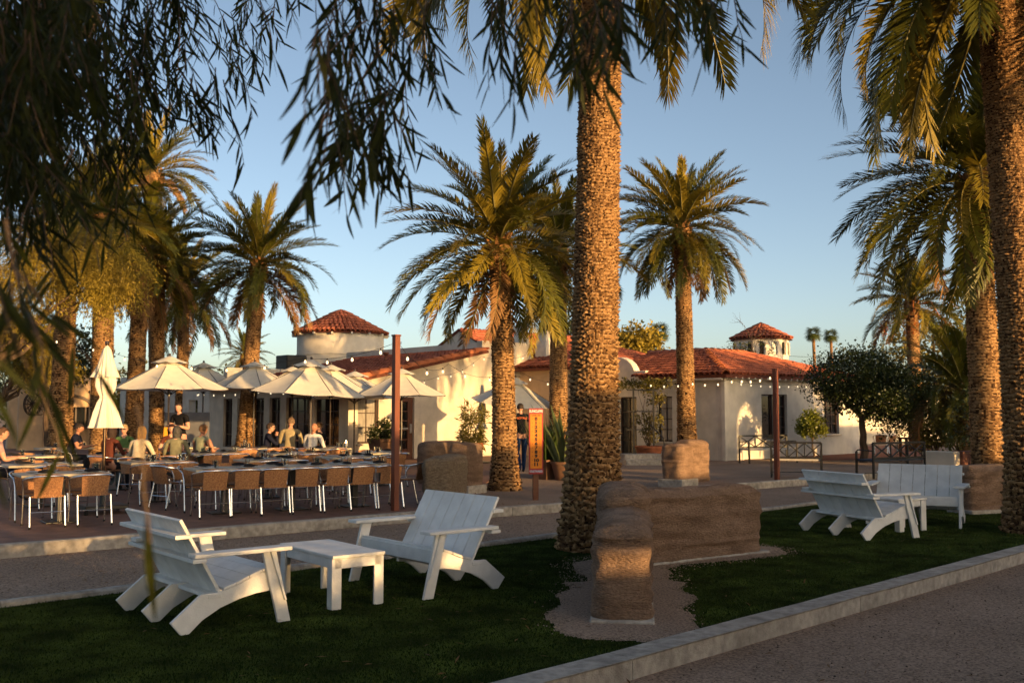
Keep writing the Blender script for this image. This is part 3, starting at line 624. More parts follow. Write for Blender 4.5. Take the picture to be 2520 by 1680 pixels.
def trunk_mesh(pts, r, segs, rowh, amp, sh, nsc, seed, name='trunk'):
    """stacked leaf scars on a swept trunk; pts: polyline of centres, r(s): radius at arc fraction"""
    pts = [Vector(p) for p in pts]; cum = [0]
    for a, c in zip(pts[:-1],pts[1:]): cum.append(cum[-1]+(c-a).length)
    Lt = cum[-1]; rows = int(Lt/rowh); rg = np.random.default_rng(seed)
    s = np.linspace(0,Lt,rows+1); C = np.column_stack([np.interp(s,cum,[p[i] for p in pts]) for i in range(3)])
    ang = np.arange(segs)/segs*2*np.pi; S, AN = np.meshgrid(s, ang, indexing='ij')
    shv = np.array([sh(x/Lt) for x in s]); ph = np.cumsum(rowh/shv)                       # scar phase up the trunk
    PH = ph[:,None]; u = AN/(2*np.pi)*nsc; row0 = np.floor(PH)
    c = u+.5*(row0%2); cf = c-np.floor(c)-.5
    flat = np.clip(s/Lt*2.2,0,1)[:,None]; wob = sum(rg.uniform(.04,.11)*np.sin(AN*k+PH*rg.uniform(.2,1.6)+rg.uniform(0,6.3)) for k in (1,2,3,5,7,9,13,17))
    PH2 = PH+(.40-.34*flat)*(np.abs(cf)*2)**1.5+wob+rg.normal(0,.05,(rows+1,segs)); rw = np.floor(PH2); fr = PH2-rw
    H = np.abs(np.sin(rw*127.1+np.floor(c)*311.7+seed*13.3)*43758.5453)%1
    prof = np.where(fr < .82, (fr/.82)**1.6, (1-fr)/.18)
    R0 = np.array([r(x/Lt) for x in s])[:,None]; am = np.array([amp(x/Lt) for x in s])[:,None]
    R = R0+am*(prof*(.45+.75*H)-(.35-.28*flat)*np.exp(-((np.abs(cf)-.5)/.09)**2))+am*rg.normal(0,.20,(rows+1,segs))
    X = C[:,0:1]+R*np.cos(AN); Y = C[:,1:2]+R*np.sin(AN); Zz = C[:,2:3]+0*R+rg.normal(0,.12,(rows+1,segs))*rowh
    V = np.stack([X,Y,Zz],axis=2).reshape(-1,3)
    i, j = np.meshgrid(np.arange(rows), np.arange(segs), indexing='ij'); j2 = (j+1)%segs
    Q = np.stack([i*segs+j, i*segs+j2, (i+1)*segs+j2, (i+1)*segs+j], axis=2).reshape(-1,4)
    gr = (fr > .91)|(fr < .04)|((np.abs(cf) > .47)&(flat < .35))|(np.repeat(rg.random((rows//4+2,segs)),4,axis=0)[:rows+1] < .02); st = np.repeat(rg.random((rows//5+2,segs)),5,axis=0)[:rows+1]; pa = (~gr)&(fr > .30)&(H*.8+st*.9 > .75); mi = np.where(gr,1,np.where(pa,2,0))[:-1].reshape(-1)  # groove faces get the dark colour that deepens their shade
    return np_mesh(name, V, Q, None, [TRUNK,TRUNK_D,TRUNK_P], smooth=True, mi=mi)
def palm(label, base, top, r0, r1, L, n=58, seed=1, near=False, bulb=1.35, lo=-38, hi=82, flare=1.35, hang=.3, dry=.1, yellow=.25, group='date palms around the patio', bendadd=0, mid=None, dates=0, azlim=None, nm='date_palm'):
    base = Vector(base); top = Vector(top); t = thing(nm, label, 'palm tree', base, 0, group); rg = random.Random(seed)
    tl = top-base; pts = [tl*0+Vector((0,0,-.1))]+[Vector((0,0,0)).lerp(tl, k/6)+(Vector(mid)*math.sin(math.pi*k/6) if mid else Vector((0,0,0))) for k in range(7)]
    fdec = .85 if near else .40
    rf = lambda q: (r0*(flare-1)*math.exp(-q*tl.z/fdec)+r0+(r1-r0)*q)*(1 if q < .93 else 1+(bulb-1)*min(1,(q-.93)/.05))
    if near: me = trunk_mesh(pts, rf, 110, .014, lambda q: .052-.020*q, lambda q: .092-.052*min(1,q*2.6), 14, seed)
    else: me = trunk_mesh(pts, rf, 44, .020, lambda q: .040-.016*q, lambda q: .072-.022*q, 13, seed)
    mesh_obj('trunk', me, t)
    # cut leaf bases round the head
    ns = 46; b = MB(); rb = r1*bulb
    for k in range(ns):
        a = k*2.39996; f = k/ns; z = -.55+.75*f; rr = rb*(1-.35*f); out = Vector((math.cos(a),math.sin(a),0)); up = (out*(.55-.2*f)+Z*.8).normalized(); sd = out.cross(Z)
        p = tl+out*rr*.92+Z*z; ln = rg.uniform(.12,.22); w = .06
        b.prism([(-w,0),(w,0),(w*.55,ln),(-w*.55,ln)], p, sd, up, out, .05)
    b.build('leaf_bases', STUB, t)
    src = FRH if near else FR
    for k in range(n):
        f = (k+.5)/n; a = k*2.39996+rg.uniform(-.25,.25); el = hi+(lo-hi)*f**.85+rg.uniform(-7,7)
        if azlim and azlim(a, el): continue
        bi = min(4, max(0, int(f*4.6+rg.uniform(-.4,1.1)+bendadd))) if el > -12 else rg.choice([2,2,3])
        if f < .12: bi = rg.choice([0,0,1])
        c = 0
        if rg.random() < yellow: c = 1
        if not near and f > .78 and rg.random() < dry*4: c = 2
        o = mesh_obj('frond', src[(bi, rg.randrange(2), c)], t)
        sc = L*rg.uniform(.86,1.08)*(.8 if f < .08 else 1)
        out = Vector((math.cos(a),math.sin(a),0))
        o.matrix_local = Matrix.Translation(tl+out*r1*.55*f+Z*(.32-.5*f))@Matrix.Rotation(a,4,'Z')@Matrix.Rotation(-R_(el),4,'Y')@Matrix.Rotation(rg.uniform(-.5,.5),4,'X')@Matrix.Scale(sc,4)
    for k in range(dates):
        a = (2.6,5.9,4.4)[k]; out = Vector((math.cos(a),math.sin(a),0)); d = MB(); e = tl+out*1.05-Z*.95
        d.tube([tl+out*.2,tl+out*.7+Z*.1,e+Z*.35,e],[.03,.02,.02,.01],6)
        for j in range(70): p = e+Vector((rg.gauss(0,.1),rg.gauss(0,.1),rg.gauss(0,.14))); d.lathe([(.0,-.03),(.028,0),(0,.03)],5,p,caps=False)
        d.build('date_cluster', mat('dates',(.30,.09,.02),.5,.3,9), t)
    return t
def pp_(x, y, d): p = A(x,y,d); return (p.x,p.y,p.z)
def gp_(x, d): p = A(x,945,d); return (p.x,p.y,0)
palm('massive palm with rough banded trunk rising from the turf beside the L-shaped earth wall', (.90,11.45,0), (1.12,11.6,8.5), .25,.205, 3.6, n=76, seed=3, near=True, lo=-32, flare=1.62, yellow=.3, bendadd=1, bulb=1.3)
palm('leaning palm with wide full crown beside the orange scoreboard', (-.14,19.9,0), pp_(1144,570,19.2), .235,.18, 2.35, n=74, seed=8, flare=1.6, lo=-35, mid=(.03,0,0), yellow=.62, dry=.12, bulb=1.6)
palm('slender lit palm standing between the big trunk and the tan house', gp_(1282,28.5), pp_(1283,585,28.5), .26,.21, 2.55, n=75, seed=12, lo=-40, yellow=.4)
palm('palm with round full crown in front of the long white house', gp_(1578,31.0), pp_(1566,528,30.8), .28,.22, 2.55, n=95, seed=21, lo=-42, flare=1.5, yellow=.3, dry=.12)
palm('palm with thick pale trunk rising behind the broad earth wall', gp_(2266,19), pp_(2240,425,19), .27,.25, 3.0, n=90, seed=31, lo=-38, flare=1.25, yellow=.2, bulb=1.5)
palm('palm at the end of the turf with its crown high above the white settees', (6.78,12.95,0), (6.62,13.2,8.3), .285,.275, 3.5, n=75, seed=35, near=True, lo=-36, flare=1.55, yellow=.3, bendadd=1)
palm('small fruiting palm with hanging orange date clusters behind the dark citrus tree', gp_(2104,39), pp_(2094,700,39), .26,.22, 2.3, n=65, seed=41, lo=-22, dates=3, yellow=.3)
palm('palm trunk hidden in the golden mesquite foliage beside the wagon wheels', gp_(140,26), pp_(158,540,26), .29,.22, 2.5, n=62, seed=51, lo=-25, yellow=.4)
palm('stout palm directly behind the folded umbrella', gp_(236,29.5), pp_(240,500,29.5), .31,.27, 2.6, n=62, seed=52, lo=-25, yellow=.4)
palm('palm with dark shaded trunk and dense dark crown left of the waiter', gp_(306,31), pp_(326,590,31), .27,.22, 2.4, n=67, seed=53, lo=-35, yellow=.1)
palm('palm whose low golden fronds hang beside the waiter', gp_(361,33), pp_(364,600,33), .23,.21, 2.4, n=67, seed=54, lo=-30, yellow=.6)
palm('very tall palm with bulbous orange head above all the patio palms', gp_(365,42), pp_(349,400,42), .30,.25, 2.75, n=57, seed=55, lo=-14, bulb=2.0, yellow=.6)
palm('short palm with drooping dark crown behind the white umbrellas', gp_(415,40), pp_(424,680,40), .24,.20, 2.7, n=67, seed=56, lo=-40, yellow=.15)
palm('palm with clean tall trunk in front of the long dark windows', gp_(562,32.5), pp_(594,612,32.5), .27,.21, 2.55, n=82, seed=57, lo=-30, yellow=.15, dry=.15, flare=1.5)
palm('small far palm peeking out behind the trunk by the dark windows', gp_(562,62), pp_(562,822,62), .28,.22, 1.9, n=50, seed=58, lo=-24)
palm('young bushy palm with arching fronds behind the brick planter', gp_(2225,30), pp_(2215,900,30), .22,.2, 2.7, n=57, seed=59, lo=-4, yellow=.2, bendadd=1)
# ---- far fan palms
FAN = leafmat('fan_leaf', (.07,.09,.02), .2, .5, .3, .2)
def fan_leaf():
    b = MB(); n = 15
    for i in range(n):
        a = (i/(n-1)-.5)*4.4; d = Vector((math.cos(a),math.sin(a),-.12*abs(a))); s = Vector((-math.sin(a),math.cos(a),0)); b.add([d*.1+s*.02,d*.1-s*.02,d*.62-s*.055,d*.62+s*.055,d*1.0-Z*.12],[(0,1,2,3),(3,2,4)])
    return b.mesh('fan_frond', FAN)
FANM = fan_leaf()
def fan_palm(x, y, d, hgt, label, sc=1.0, n=34):
    top = A(x,y,d); t = thing('fan_palm', label, 'palm tree', (top.x,top.y,0), 0, 'far fan palms on the skyline'); rg = random.Random(x)
    b = MB(); b.tube([(0,0,-.1),(.1,0,top.z*.5),(0,0,top.z)],[.22,.16,.17],8); b.build('trunk', TRUNK, t)
    for k in range(n):
        a = k*2.4; el = 75-115*(k/n); o = mesh_obj('frond', FANM, t)
        o.matrix_local = Matrix.Translation((0,0,top.z))@Matrix.Rotation(a,4,'Z')@Matrix.Rotation(-R_(el),4,'Y')@Matrix.Translation((.75*sc,0,0))@Matrix.Rotation(.5,4,'Y')@Matrix.Scale(.85*sc,4)
fan_palm(1513,764,105,8,'taller far fan palm beyond the long roof'); fan_palm(1489,782,112,8,'shorter far fan palm beside the taller one beyond the long roof')
fan_palm(1868,768,105,8,'far fan palm standing clear beside the slim tower',.75); fan_palm(1908,772,112,8,'far fan palm half sunk behind the dark citrus crown',.75)

p = US(23.3,-10); palm('unseen tall palm added beyond the right edge to shade the round tower', (p.x,p.y,0), (p.x,p.y,8.0), .28,.22, 2.6, n=44, seed=77, lo=-50)  # unseen, added so that its crown shades the tower
p = US(18.9,-12); palm('unseen palm added beyond the right edge to stripe the gable wall with shade', (p.x,p.y,0), (p.x+.2,p.y,9.5), .24,.20, 2.6, n=40, seed=78, lo=-45)  # unseen, added for striped shade on the gable wall

p = US(28.6,-9); palm('unseen low palm added beyond the arched building to shade the long red roof', (p.x,p.y,0), (p.x,p.y,6.0), .26,.22, 2.3, n=44, seed=79, lo=-40)  # unseen, added so that its fronds shade the long roof
# ================================================================== trees, shrubs, pots
LEAF_V = [(0,0,0),(.5,.22,.05),(1,0,0),(.5,-.22,.05)]; LEAF_F = [(0,1,2,3)]
BARK = mat('grey_bark', (.10,.07,.05), .95, .3, 8, bump=.6, bscale=30, spec=.1, stretch=(1,1,.3))
CITRUS = leafmat('citrus_leaf', (.042,.056,.011), .18, .38, .4, .0, spec=.5)
LEMON = leafmat('bright_leaf', (.16,.18,.02), .3, .42, .45, .0, spec=.4)
MESQ = leafmat('mesquite_leaf', (.26,.195,.024), .3, .6, .45, .0)
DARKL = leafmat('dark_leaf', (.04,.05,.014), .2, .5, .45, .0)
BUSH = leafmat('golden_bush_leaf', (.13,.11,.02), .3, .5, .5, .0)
def leaf_cloud(name, ells, size, m, parent, seed, off, aspect=1.0, clump=.0, nclump=40, droop=0.0, shell=.55):
    rg = np.random.default_rng(seed); PP = []; DD = []
    for (c, r, n) in ells:
        k = max(4, int(nclump*n/4000)+6)
        d = rg.normal(size=(k,3)); d /= np.linalg.norm(d,axis=1)[:,None]; cc = d*rg.uniform(shell,1.0,(k,1))**.6
        idx = rg.integers(0,k,n); sp = rg.normal(0,.20,(n,3)); p = cc[idx]+sp
        PP.append(np.array(c)+p*np.array(r)); DD.append(d[idx]*.6+rg.normal(0,.7,(n,3))+np.array([0,0,-droop]))
    P = np.vstack(PP); D = np.vstack(DD); n = len(P); M = frames(D, rg)*(size*rg.uniform(.6,1.25,n))[:,None,None]
    v = np.array(LEAF_V); v = v*np.array([1,aspect,1]); V, F = scatter(v, LEAF_F, P, M)
    o = mesh_obj(name, np_mesh(name, V-np.array(off), F, None, m), parent); return o
def limb(b, p, q, r0, r1, wob=.08, n=6, k=7, seed=0):
    rg = random.Random(seed); p, q = Vector(p), Vector(q); L = (q-p).length
    pts = [p.lerp(q,i/n)+Vector((rg.gauss(0,wob),rg.gauss(0,wob),rg.gauss(0,wob*.6)))*L*.25*math.sin(math.pi*i/n) for i in range(n+1)]
    b.tube(pts, [r0+(r1-r0)*i/n for i in range(n+1)], k)
def tree(name, label, base, ells, size, m, limbs=6, r0=.12, trunk_h=None, seed=1, group=None, cat='tree', aspect=1.0, droop=0, nclump=40, shell=.55, trunk_m=None):
    base = Vector(base); t = thing(name, label, cat, base, 0, group); rg = random.Random(seed)
    zc = sum(e[0][2] for e in ells)/len(ells); th = trunk_h or zc*.55; b = MB(); top = Vector((0,0,th-base.z)); limb(b, (0,0,-.15), top, r0, r0*.7, .12, seed=seed)
    for i in range(limbs):
        e = ells[i%len(ells)]; q = Vector(e[0])-base+Vector((rg.gauss(0,.45)*e[1][0],rg.gauss(0,.45)*e[1][1],rg.uniform(-.1,.7)*e[1][2])); limb(b, top-Vector((0,0,.03)), q, r0*.5, r0*.08, .2, seed=seed*31+i, k=5)
    b.build('trunk', trunk_m or BARK, t, smooth=True)
    leaf_cloud('crown', ells, size, m, t, seed, base, aspect, droop=droop, nclump=nclump, shell=shell); return t
def ell(px, py, d, rx, ry, rz, n): p = A(px,py,d); return ((p.x,p.y,p.z),(rx,ry,rz),n)
# ---- trees in view
c = A(1978,900,30.6)
tree('citrus_tree', 'dark dense citrus tree at the end of the long white house', (c.x,c.y,0), [ell(1965,868,30.6,1.25,1.0,.80,15000), ell(2045,905,30.2,1.15,1.0,.8,12000), ell(1925,915,31.5,.45,.5,.4,1500)], .08, CITRUS, limbs=9, r0=.13, trunk_h=1.35, seed=3, aspect=1.6)
c = A(1866,945,30.6)
tree('standard_tree', 'small round lemon tree on a thin stem in front of the long house window', (c.x,c.y,0), [ell(1866,972,30.6,.42,.40,.36,3000)], .08, LEMON, limbs=6, r0=.035, trunk_h=.95, seed=5, aspect=1.6)
c = A(-80,900,21.5)
tree('mesquite_tree', 'feathery golden mesquite hanging over the left end of the patio', (c.x,c.y,0), [ell(250,650,21.5,.85,.8,.75,13000), ell(120,600,21.5,1.1,.9,.9,13000), ell(20,680,21,1.0,.9,.9,9000), ell(190,560,22,1.0,.8,.6,8000)], .085, MESQ, limbs=16, r0=.14, trunk_h=2.0, seed=7, aspect=.5, droop=.7, nclump=70, shell=.2)
c = A(-20,900,29)
tree('mesquite_tree', 'lower olive mesquite in front of the adobe house with wheels', (c.x,c.y,0), [ell(40,790,29,1.3,1.2,.8,8000), ell(95,850,29.5,1.1,1.0,.5,5000)], .11, MESQ, limbs=10, r0=.12, trunk_h=1.6, seed=8, aspect=.55, droop=.4, shell=.2)
c = A(110,900,36)
tree('dark_tree', 'dark round tree in the shade behind the first trunk', (c.x,c.y,0), [ell(110,815,36,1.7,1.4,1.1,6000)], .15, DARKL, limbs=6, seed=9, aspect=1.3)
for i, (px, py, d, rx, rz, lab, m) in enumerate([(1462,795,75,1.7,1.5,'pale feathery tree far beyond the red roof',MESQ),(1325,785,70,2.2,2.6,'dark tree top seen beside the big palm trunk',DARKL),(2160,830,44,2.6,2.0,'golden leafy tree behind the fruiting palm',BUSH),(2290,790,50,3.0,3.0,'tall dark tree beyond the broad earth wall',DARKL),(300,905,58,3.5,1.6,'golden hedge-like tree behind the parked cars',BUSH),(440,930,56,3.0,1.6,'bushy tree behind the standing waiter',BUSH),(495,935,50,1.6,1.3,'green shrub tree at the left end of the restaurant',BUSH),(20,880,60,4,2.5,'far tree beyond the adobe house',DARKL)]):
    c = A(px,py,d); tree('background_tree', lab, (c.x,c.y,0), [((c.x,c.y,c.z),(rx,rx*.8,rz),4200)], .17*d/50+.05, m, limbs=5, seed=20+i, aspect=1.3, shell=.25)
c = A(2175,1000,27); 
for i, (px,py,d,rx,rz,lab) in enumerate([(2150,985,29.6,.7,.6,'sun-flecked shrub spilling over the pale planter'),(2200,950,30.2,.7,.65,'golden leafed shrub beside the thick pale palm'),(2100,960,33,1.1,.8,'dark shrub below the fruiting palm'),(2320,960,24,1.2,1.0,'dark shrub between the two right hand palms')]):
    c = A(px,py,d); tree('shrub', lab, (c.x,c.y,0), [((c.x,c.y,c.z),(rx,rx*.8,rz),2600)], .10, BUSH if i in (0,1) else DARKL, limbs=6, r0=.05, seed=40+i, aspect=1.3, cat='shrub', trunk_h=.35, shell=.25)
# bare twiggy tree in front of the slim tower
c = A(1735,900,42); t = thing('bare_tree', 'almost leafless twiggy tree in front of the slim round tower', 'tree', (c.x,c.y,0)); b = MB(); rg = random.Random(4)
def twig(p, d, L, r, lev):
    q = p+d*L; limb(b, p, q, r, r*.6, .25, 4, 4, rg.random()*999)
    if lev:
        for _ in range(3):
            dd = (d+Vector((rg.gauss(0,.55),rg.gauss(0,.4),rg.gauss(.1,.4)))).normalized(); twig(p.lerp(q,rg.uniform(.45,1)), dd, L*.62, r*.55, lev-1)
for px, py in ((1700,800),(1735,740),(1670,810),(1760,800)):
    q = A(px,py,42)-Vector((c.x,c.y,0)); p = Vector((0,0,2.2)); twig(p, (q-p).normalized(), (q-p).length*.62, .03, 3)
limb(b, (0,0,-.1), (0,0,2.3), .09, .05); b.build('trunk', BARK, t)
leaf_cloud('crown', [ell(1700,805,42,.8,.5,.5,220), ell(1740,800,42,.6,.4,.4,120)], .13, DARKL, t, 5, (c.x,c.y,0))
# ---- pots
TERRA = mat('terracotta_pot', (.30,.10,.045), .8, .18, 7, bump=.2, bscale=50)
BROWNP = mat('brown_pot', (.16,.085,.05), .8, .2, 7, bump=.2, bscale=50)
SOIL = mat('soil', (.04,.028,.02), 1, .3, 30)
def pot(parent, r, h, r0=.7, m=TERRA, square=False):
    b = MB(); b.lathe([(r*r0,0),(r*.98,h*.86),(r*1.06,h*.87),(r*1.06,h),(r*.92,h),(r*.9,h*.9)], 4 if square else 24, a0=R_(42+45) if square else 0, caps=False); b.build('pot', m, parent, smooth=not square)
    b = MB(); b.lathe([(r*.9,h*.88),(.01,h*.91)], 16); b.build('soil', SOIL, parent)
def potted_bush(label, base, r, h, ells, size, m, seed, pm=TERRA, aspect=1.3, stems=7, square=False, nm='potted_shrub', droop=0):
    base = Vector(base); t = thing(nm, label, 'potted plant', base, 0); pot(t, r, h, m=pm, square=square); b = MB(); rg = random.Random(seed)
    for i in range(stems):
        e = ells[i%len(ells)]; q = Vector(e[0])-base+Vector((rg.gauss(0,.4)*e[1][0],rg.gauss(0,.4)*e[1][1],rg.uniform(0,.7)*e[1][2])); limb(b,(rg.uniform(-.1,.1)*r,0,h*.9),q,.012,.004,.2,5,4,seed*9+i)
    b.build('stems', BARK, t); leaf_cloud('foliage', ells, size, m, t, seed, base, aspect, shell=.15, droop=droop); return t
p = G(1078,1104); potted_bush('tall bamboo plant in a tapering terracotta pot beside the lit earth block', p, .30,.85, [ell(1085,990,p.y,.30,.28,.55,900), ell(1082,1020,p.y,.26,.26,.35,600)], .16, BUSH, 61, aspect=.4, droop=.3)
p = A(880,945,29.6); potted_bush('glossy shrub in a square brown planter under the curtained window', (p.x,p.y,0), .45,.75, [ell(880,990,29.6,.48,.4,.34,1500), ell(893,1008,29.6,.3,.3,.25,600)], .085, CITRUS, 62, pm=BROWNP, square=True)
p = A(1490,945,30.6); potted_bush('leafy climber in a wide red pot under the iron trellis', (p.x,p.y,0), .42,.5, [ell(1490,985,30.6,.42,.3,.62,700), ell(1470,880,30.9,.9,.3,.22,900), ell(1500,905,30.8,.4,.3,.4,500)], .085, BUSH, 63, aspect=1.5, stems=9, nm='potted_climber')
# striped sword-leaf plants and reeds in pots by the scoreboard
SWORD = leafmat('sword_leaf', (.11,.14,.05), .2, .4, .3, .25, scale=3); REED = leafmat('reed_leaf', (.05,.085,.016), .25, .45, .3, .2)
def blade_mesh(name, m, w):
    V = []; F = []
    for i in range(7):
        t_ = i/6; ww = w*(1-t_**2.2)*(.75+.5*math.sin(math.pi*t_)); V += [(-ww,.18*t_*t_,t_),(0,.18*t_*t_-ww*.35,t_),(ww,.18*t_*t_,t_)]
    for i in range(6): F += [(i*3,i*3+1,i*3+4,i*3+3),(i*3+1,i*3+2,i*3+5,i*3+4)]
    return np_mesh(name, V, F, None, m, smooth=True)
SWM = blade_mesh('blade', SWORD, .055); RDM = blade_mesh('blade', REED, .014)
def blades(label, base, r, h, n, L, me, seed, pm=BROWNP, spread=.35, square=False):
    t = thing('potted_sword_plant' if me is SWM else 'potted_reeds', label, 'potted plant', base); pot(t, r, h, m=pm, square=square); rg = random.Random(seed)
    for i in range(n):
        a = rg.uniform(0,6.28); q = rg.random()**.5; o = mesh_obj('blade', me, t)
        o.matrix_local = Matrix.Translation((math.cos(a)*r*.7*q,math.sin(a)*r*.7*q,h*.85))@Matrix.Rotation(a-math.pi/2,4,'Z')@Matrix.Rotation(-spread*q-rg.uniform(0,.1),4,'X')@Matrix.Rotation(rg.uniform(-1,1),4,'Z')@Matrix.Scale(L*rg.uniform(.65,1.1),4)
p = G(1300,1102); blades('striped sword-leaved plant in a brown pot behind the massive palm', p, .34,.42, 26, 1.45, SWM, 71)
p = G(1290,1106); p += Vector((-.15,.9,0)); blades('tall green reeds in a dark square pot beside the scoreboard', (p.x-.15,p.y,0), .36,.45, 170, 1.0, RDM, 72, spread=.25, square=True)
p = G(1258,1098); blades('dense green reeds in a slanting terracotta pot behind the scoreboard', (p.x,p.y+.8,0), .34,.5, 170, .85, RDM, 73, pm=TERRA, spread=.4)
# iron trellis over the entry
t = thing('trellis', 'thin iron trellis frame at the entry of the long white house', 'trellis', gp_(1470,30.4)); bq = Vector(t.location)
for px in (1455,1501):
    b = MB(); p = A(px,945,30.4); b.bar((p.x,p.y,0),(p.x,p.y,2.25),.05,.05,up=(0,1,0)); b.build('post', IRON, t, world=True)
for z in (1.0,1.55,2.2):
    b = MB(); p = A(1440,945,30.4); q = A(1512,945,30.4); b.bar((p.x,p.y,z),(q.x,q.y,z),.03,.03); b.build('rail', IRON, t, world=True)
b = MB(); p = A(1440,945,30.4); q = A(1512,945,30.4)
for k in range(5): b.bar((p.x+(q.x-p.x)*k/4,p.y,2.23),(p.x+(q.x-p.x)*k/4+.3,p.y+2.5,2.3),.03,.03)
b.build('rafters', IRON, t, world=True)
# concrete steps with rail
t = thing('entry_steps', 'two grey concrete steps with an iron handrail below the trellis', 'steps', gp_(1475,29.3)); p = Vector(t.location)
for k, (dy, h) in enumerate(((0,.16),(.35,.30))):
    b = MB(); b.box((p.x,p.y+dy,h/2-.05),(1.15,.7,h+.1),rz=.12); b.build('step', CONC, t, bev=.01, world=True)
for sx in (.62,):
    b = MB(); b.tube([(p.x+sx,p.y-.1,0),(p.x+sx,p.y-.1,.75),(p.x+sx-.25,p.y+1.0,1.15)],.02,6); b.build('handrail', IRON, t, world=True)
# ---- unseen walls and plants added outside the view to shape the sunlight
def us_box(b, u0, u1, s, th, z0, z1): b.box(US((u0+u1)/2, s, (z0+z1)/2), (u1-u0, th, z1-z0), m=Matrix((RV,BV,Z)).transposed())
b = MB()
for u0, u1, w_ in ((4.7,5.25,2.15),(5.25,5.75,.80),(5.75,8.0,2.15),(8.0,9.0,2.45),(9.0,11.0,2.3),(11.0,13.2,2.1),(13.2,21,1.32),(21,24.7,2.3)): us_box(b, u0, u1, -8, .3, -.2, w_+.70)
us_box(b, 5.25,5.75,-8,.3,.96+.70,2.15+.70); us_box(b, -9,3.42,-8,.3,-.2,1.15+.70); us_box(b, 3.42,4.7,-8,.3,-.2,.72+.70)
o = b.build('unseen_shade_wall', ADOBE); tag(o, 'unseen long adobe wall added beyond the right edge to shade the lawn', 'wall', kind='thing')  # added shade caster; heights and gaps follow where the sun should reach
b = MB(); cw = thing('unseen_arched_building', 'unseen adobe building with an open arched passage beyond the right edge', 'building', US(28,-2))  # unseen; arch inferred from its patch of light, walls sized to cast shade
us_box(b, 25.4,26.77,-2,.5,-.2,4.75); us_box(b, 28.15,31.3,-2,.5,-.2,4.75); b.build('wall', ADOBE, cw, world=True)
b = MB(); pl = [(26.77,4.75),(26.77,3.0)]+[(27.46+.69*math.cos(math.pi-math.pi*i/14), 3.0+.69*math.sin(math.pi*i/14)) for i in range(1,14)]+[(28.15,3.0),(28.15,4.75)]
b.prism(pl, US(0,-2), RV, Z, BV, .5); b.build('arch', ADOBE, cw, world=True)
o = MB(); us_box(o, 31.4,46,-2,.3,-.2,2.86); tag(o.build('unseen_shade_wall', ADOBE), 'unseen low adobe wall added beside the arched building to cast shade', 'wall', kind='thing')  # added shade caster, its height set by the lit end of the long house
p = US(-1.2,-7); tree('unseen_shade_tree', 'unseen big tree added behind the viewpoint to shade the hanging boughs', (p.x,p.y,0), [((*US(-1.6,-7)[:2],6.2),(3.6,3.6,3.6),13000),((*US(-3.5,-6)[:2],5.5),(2.6,2.6,2.8),7000),((*US(1.2,-7)[:2],5.0),(1.6,1.6,2.4),6000)], .26, DARKL, limbs=12, r0=.28, trunk_h=2.6, seed=91, aspect=1.5, shell=.1)  # added occluder that keeps the sun off the near leaves
p = US(3.9,-6.5); tree('shrub', 'unseen open shrub added behind the viewpoint to dapple the sunlight', (p.x,p.y,0), [((p.x,p.y,1.65),(.85,.85,.45),1000),((p.x,p.y,2.7),(.8,.8,.6),1300)], .12, DARKL, limbs=8, r0=.03, seed=92, cat='shrub', trunk_h=.5, shell=.1)  # added so that its leaves break up the sun on settee and table
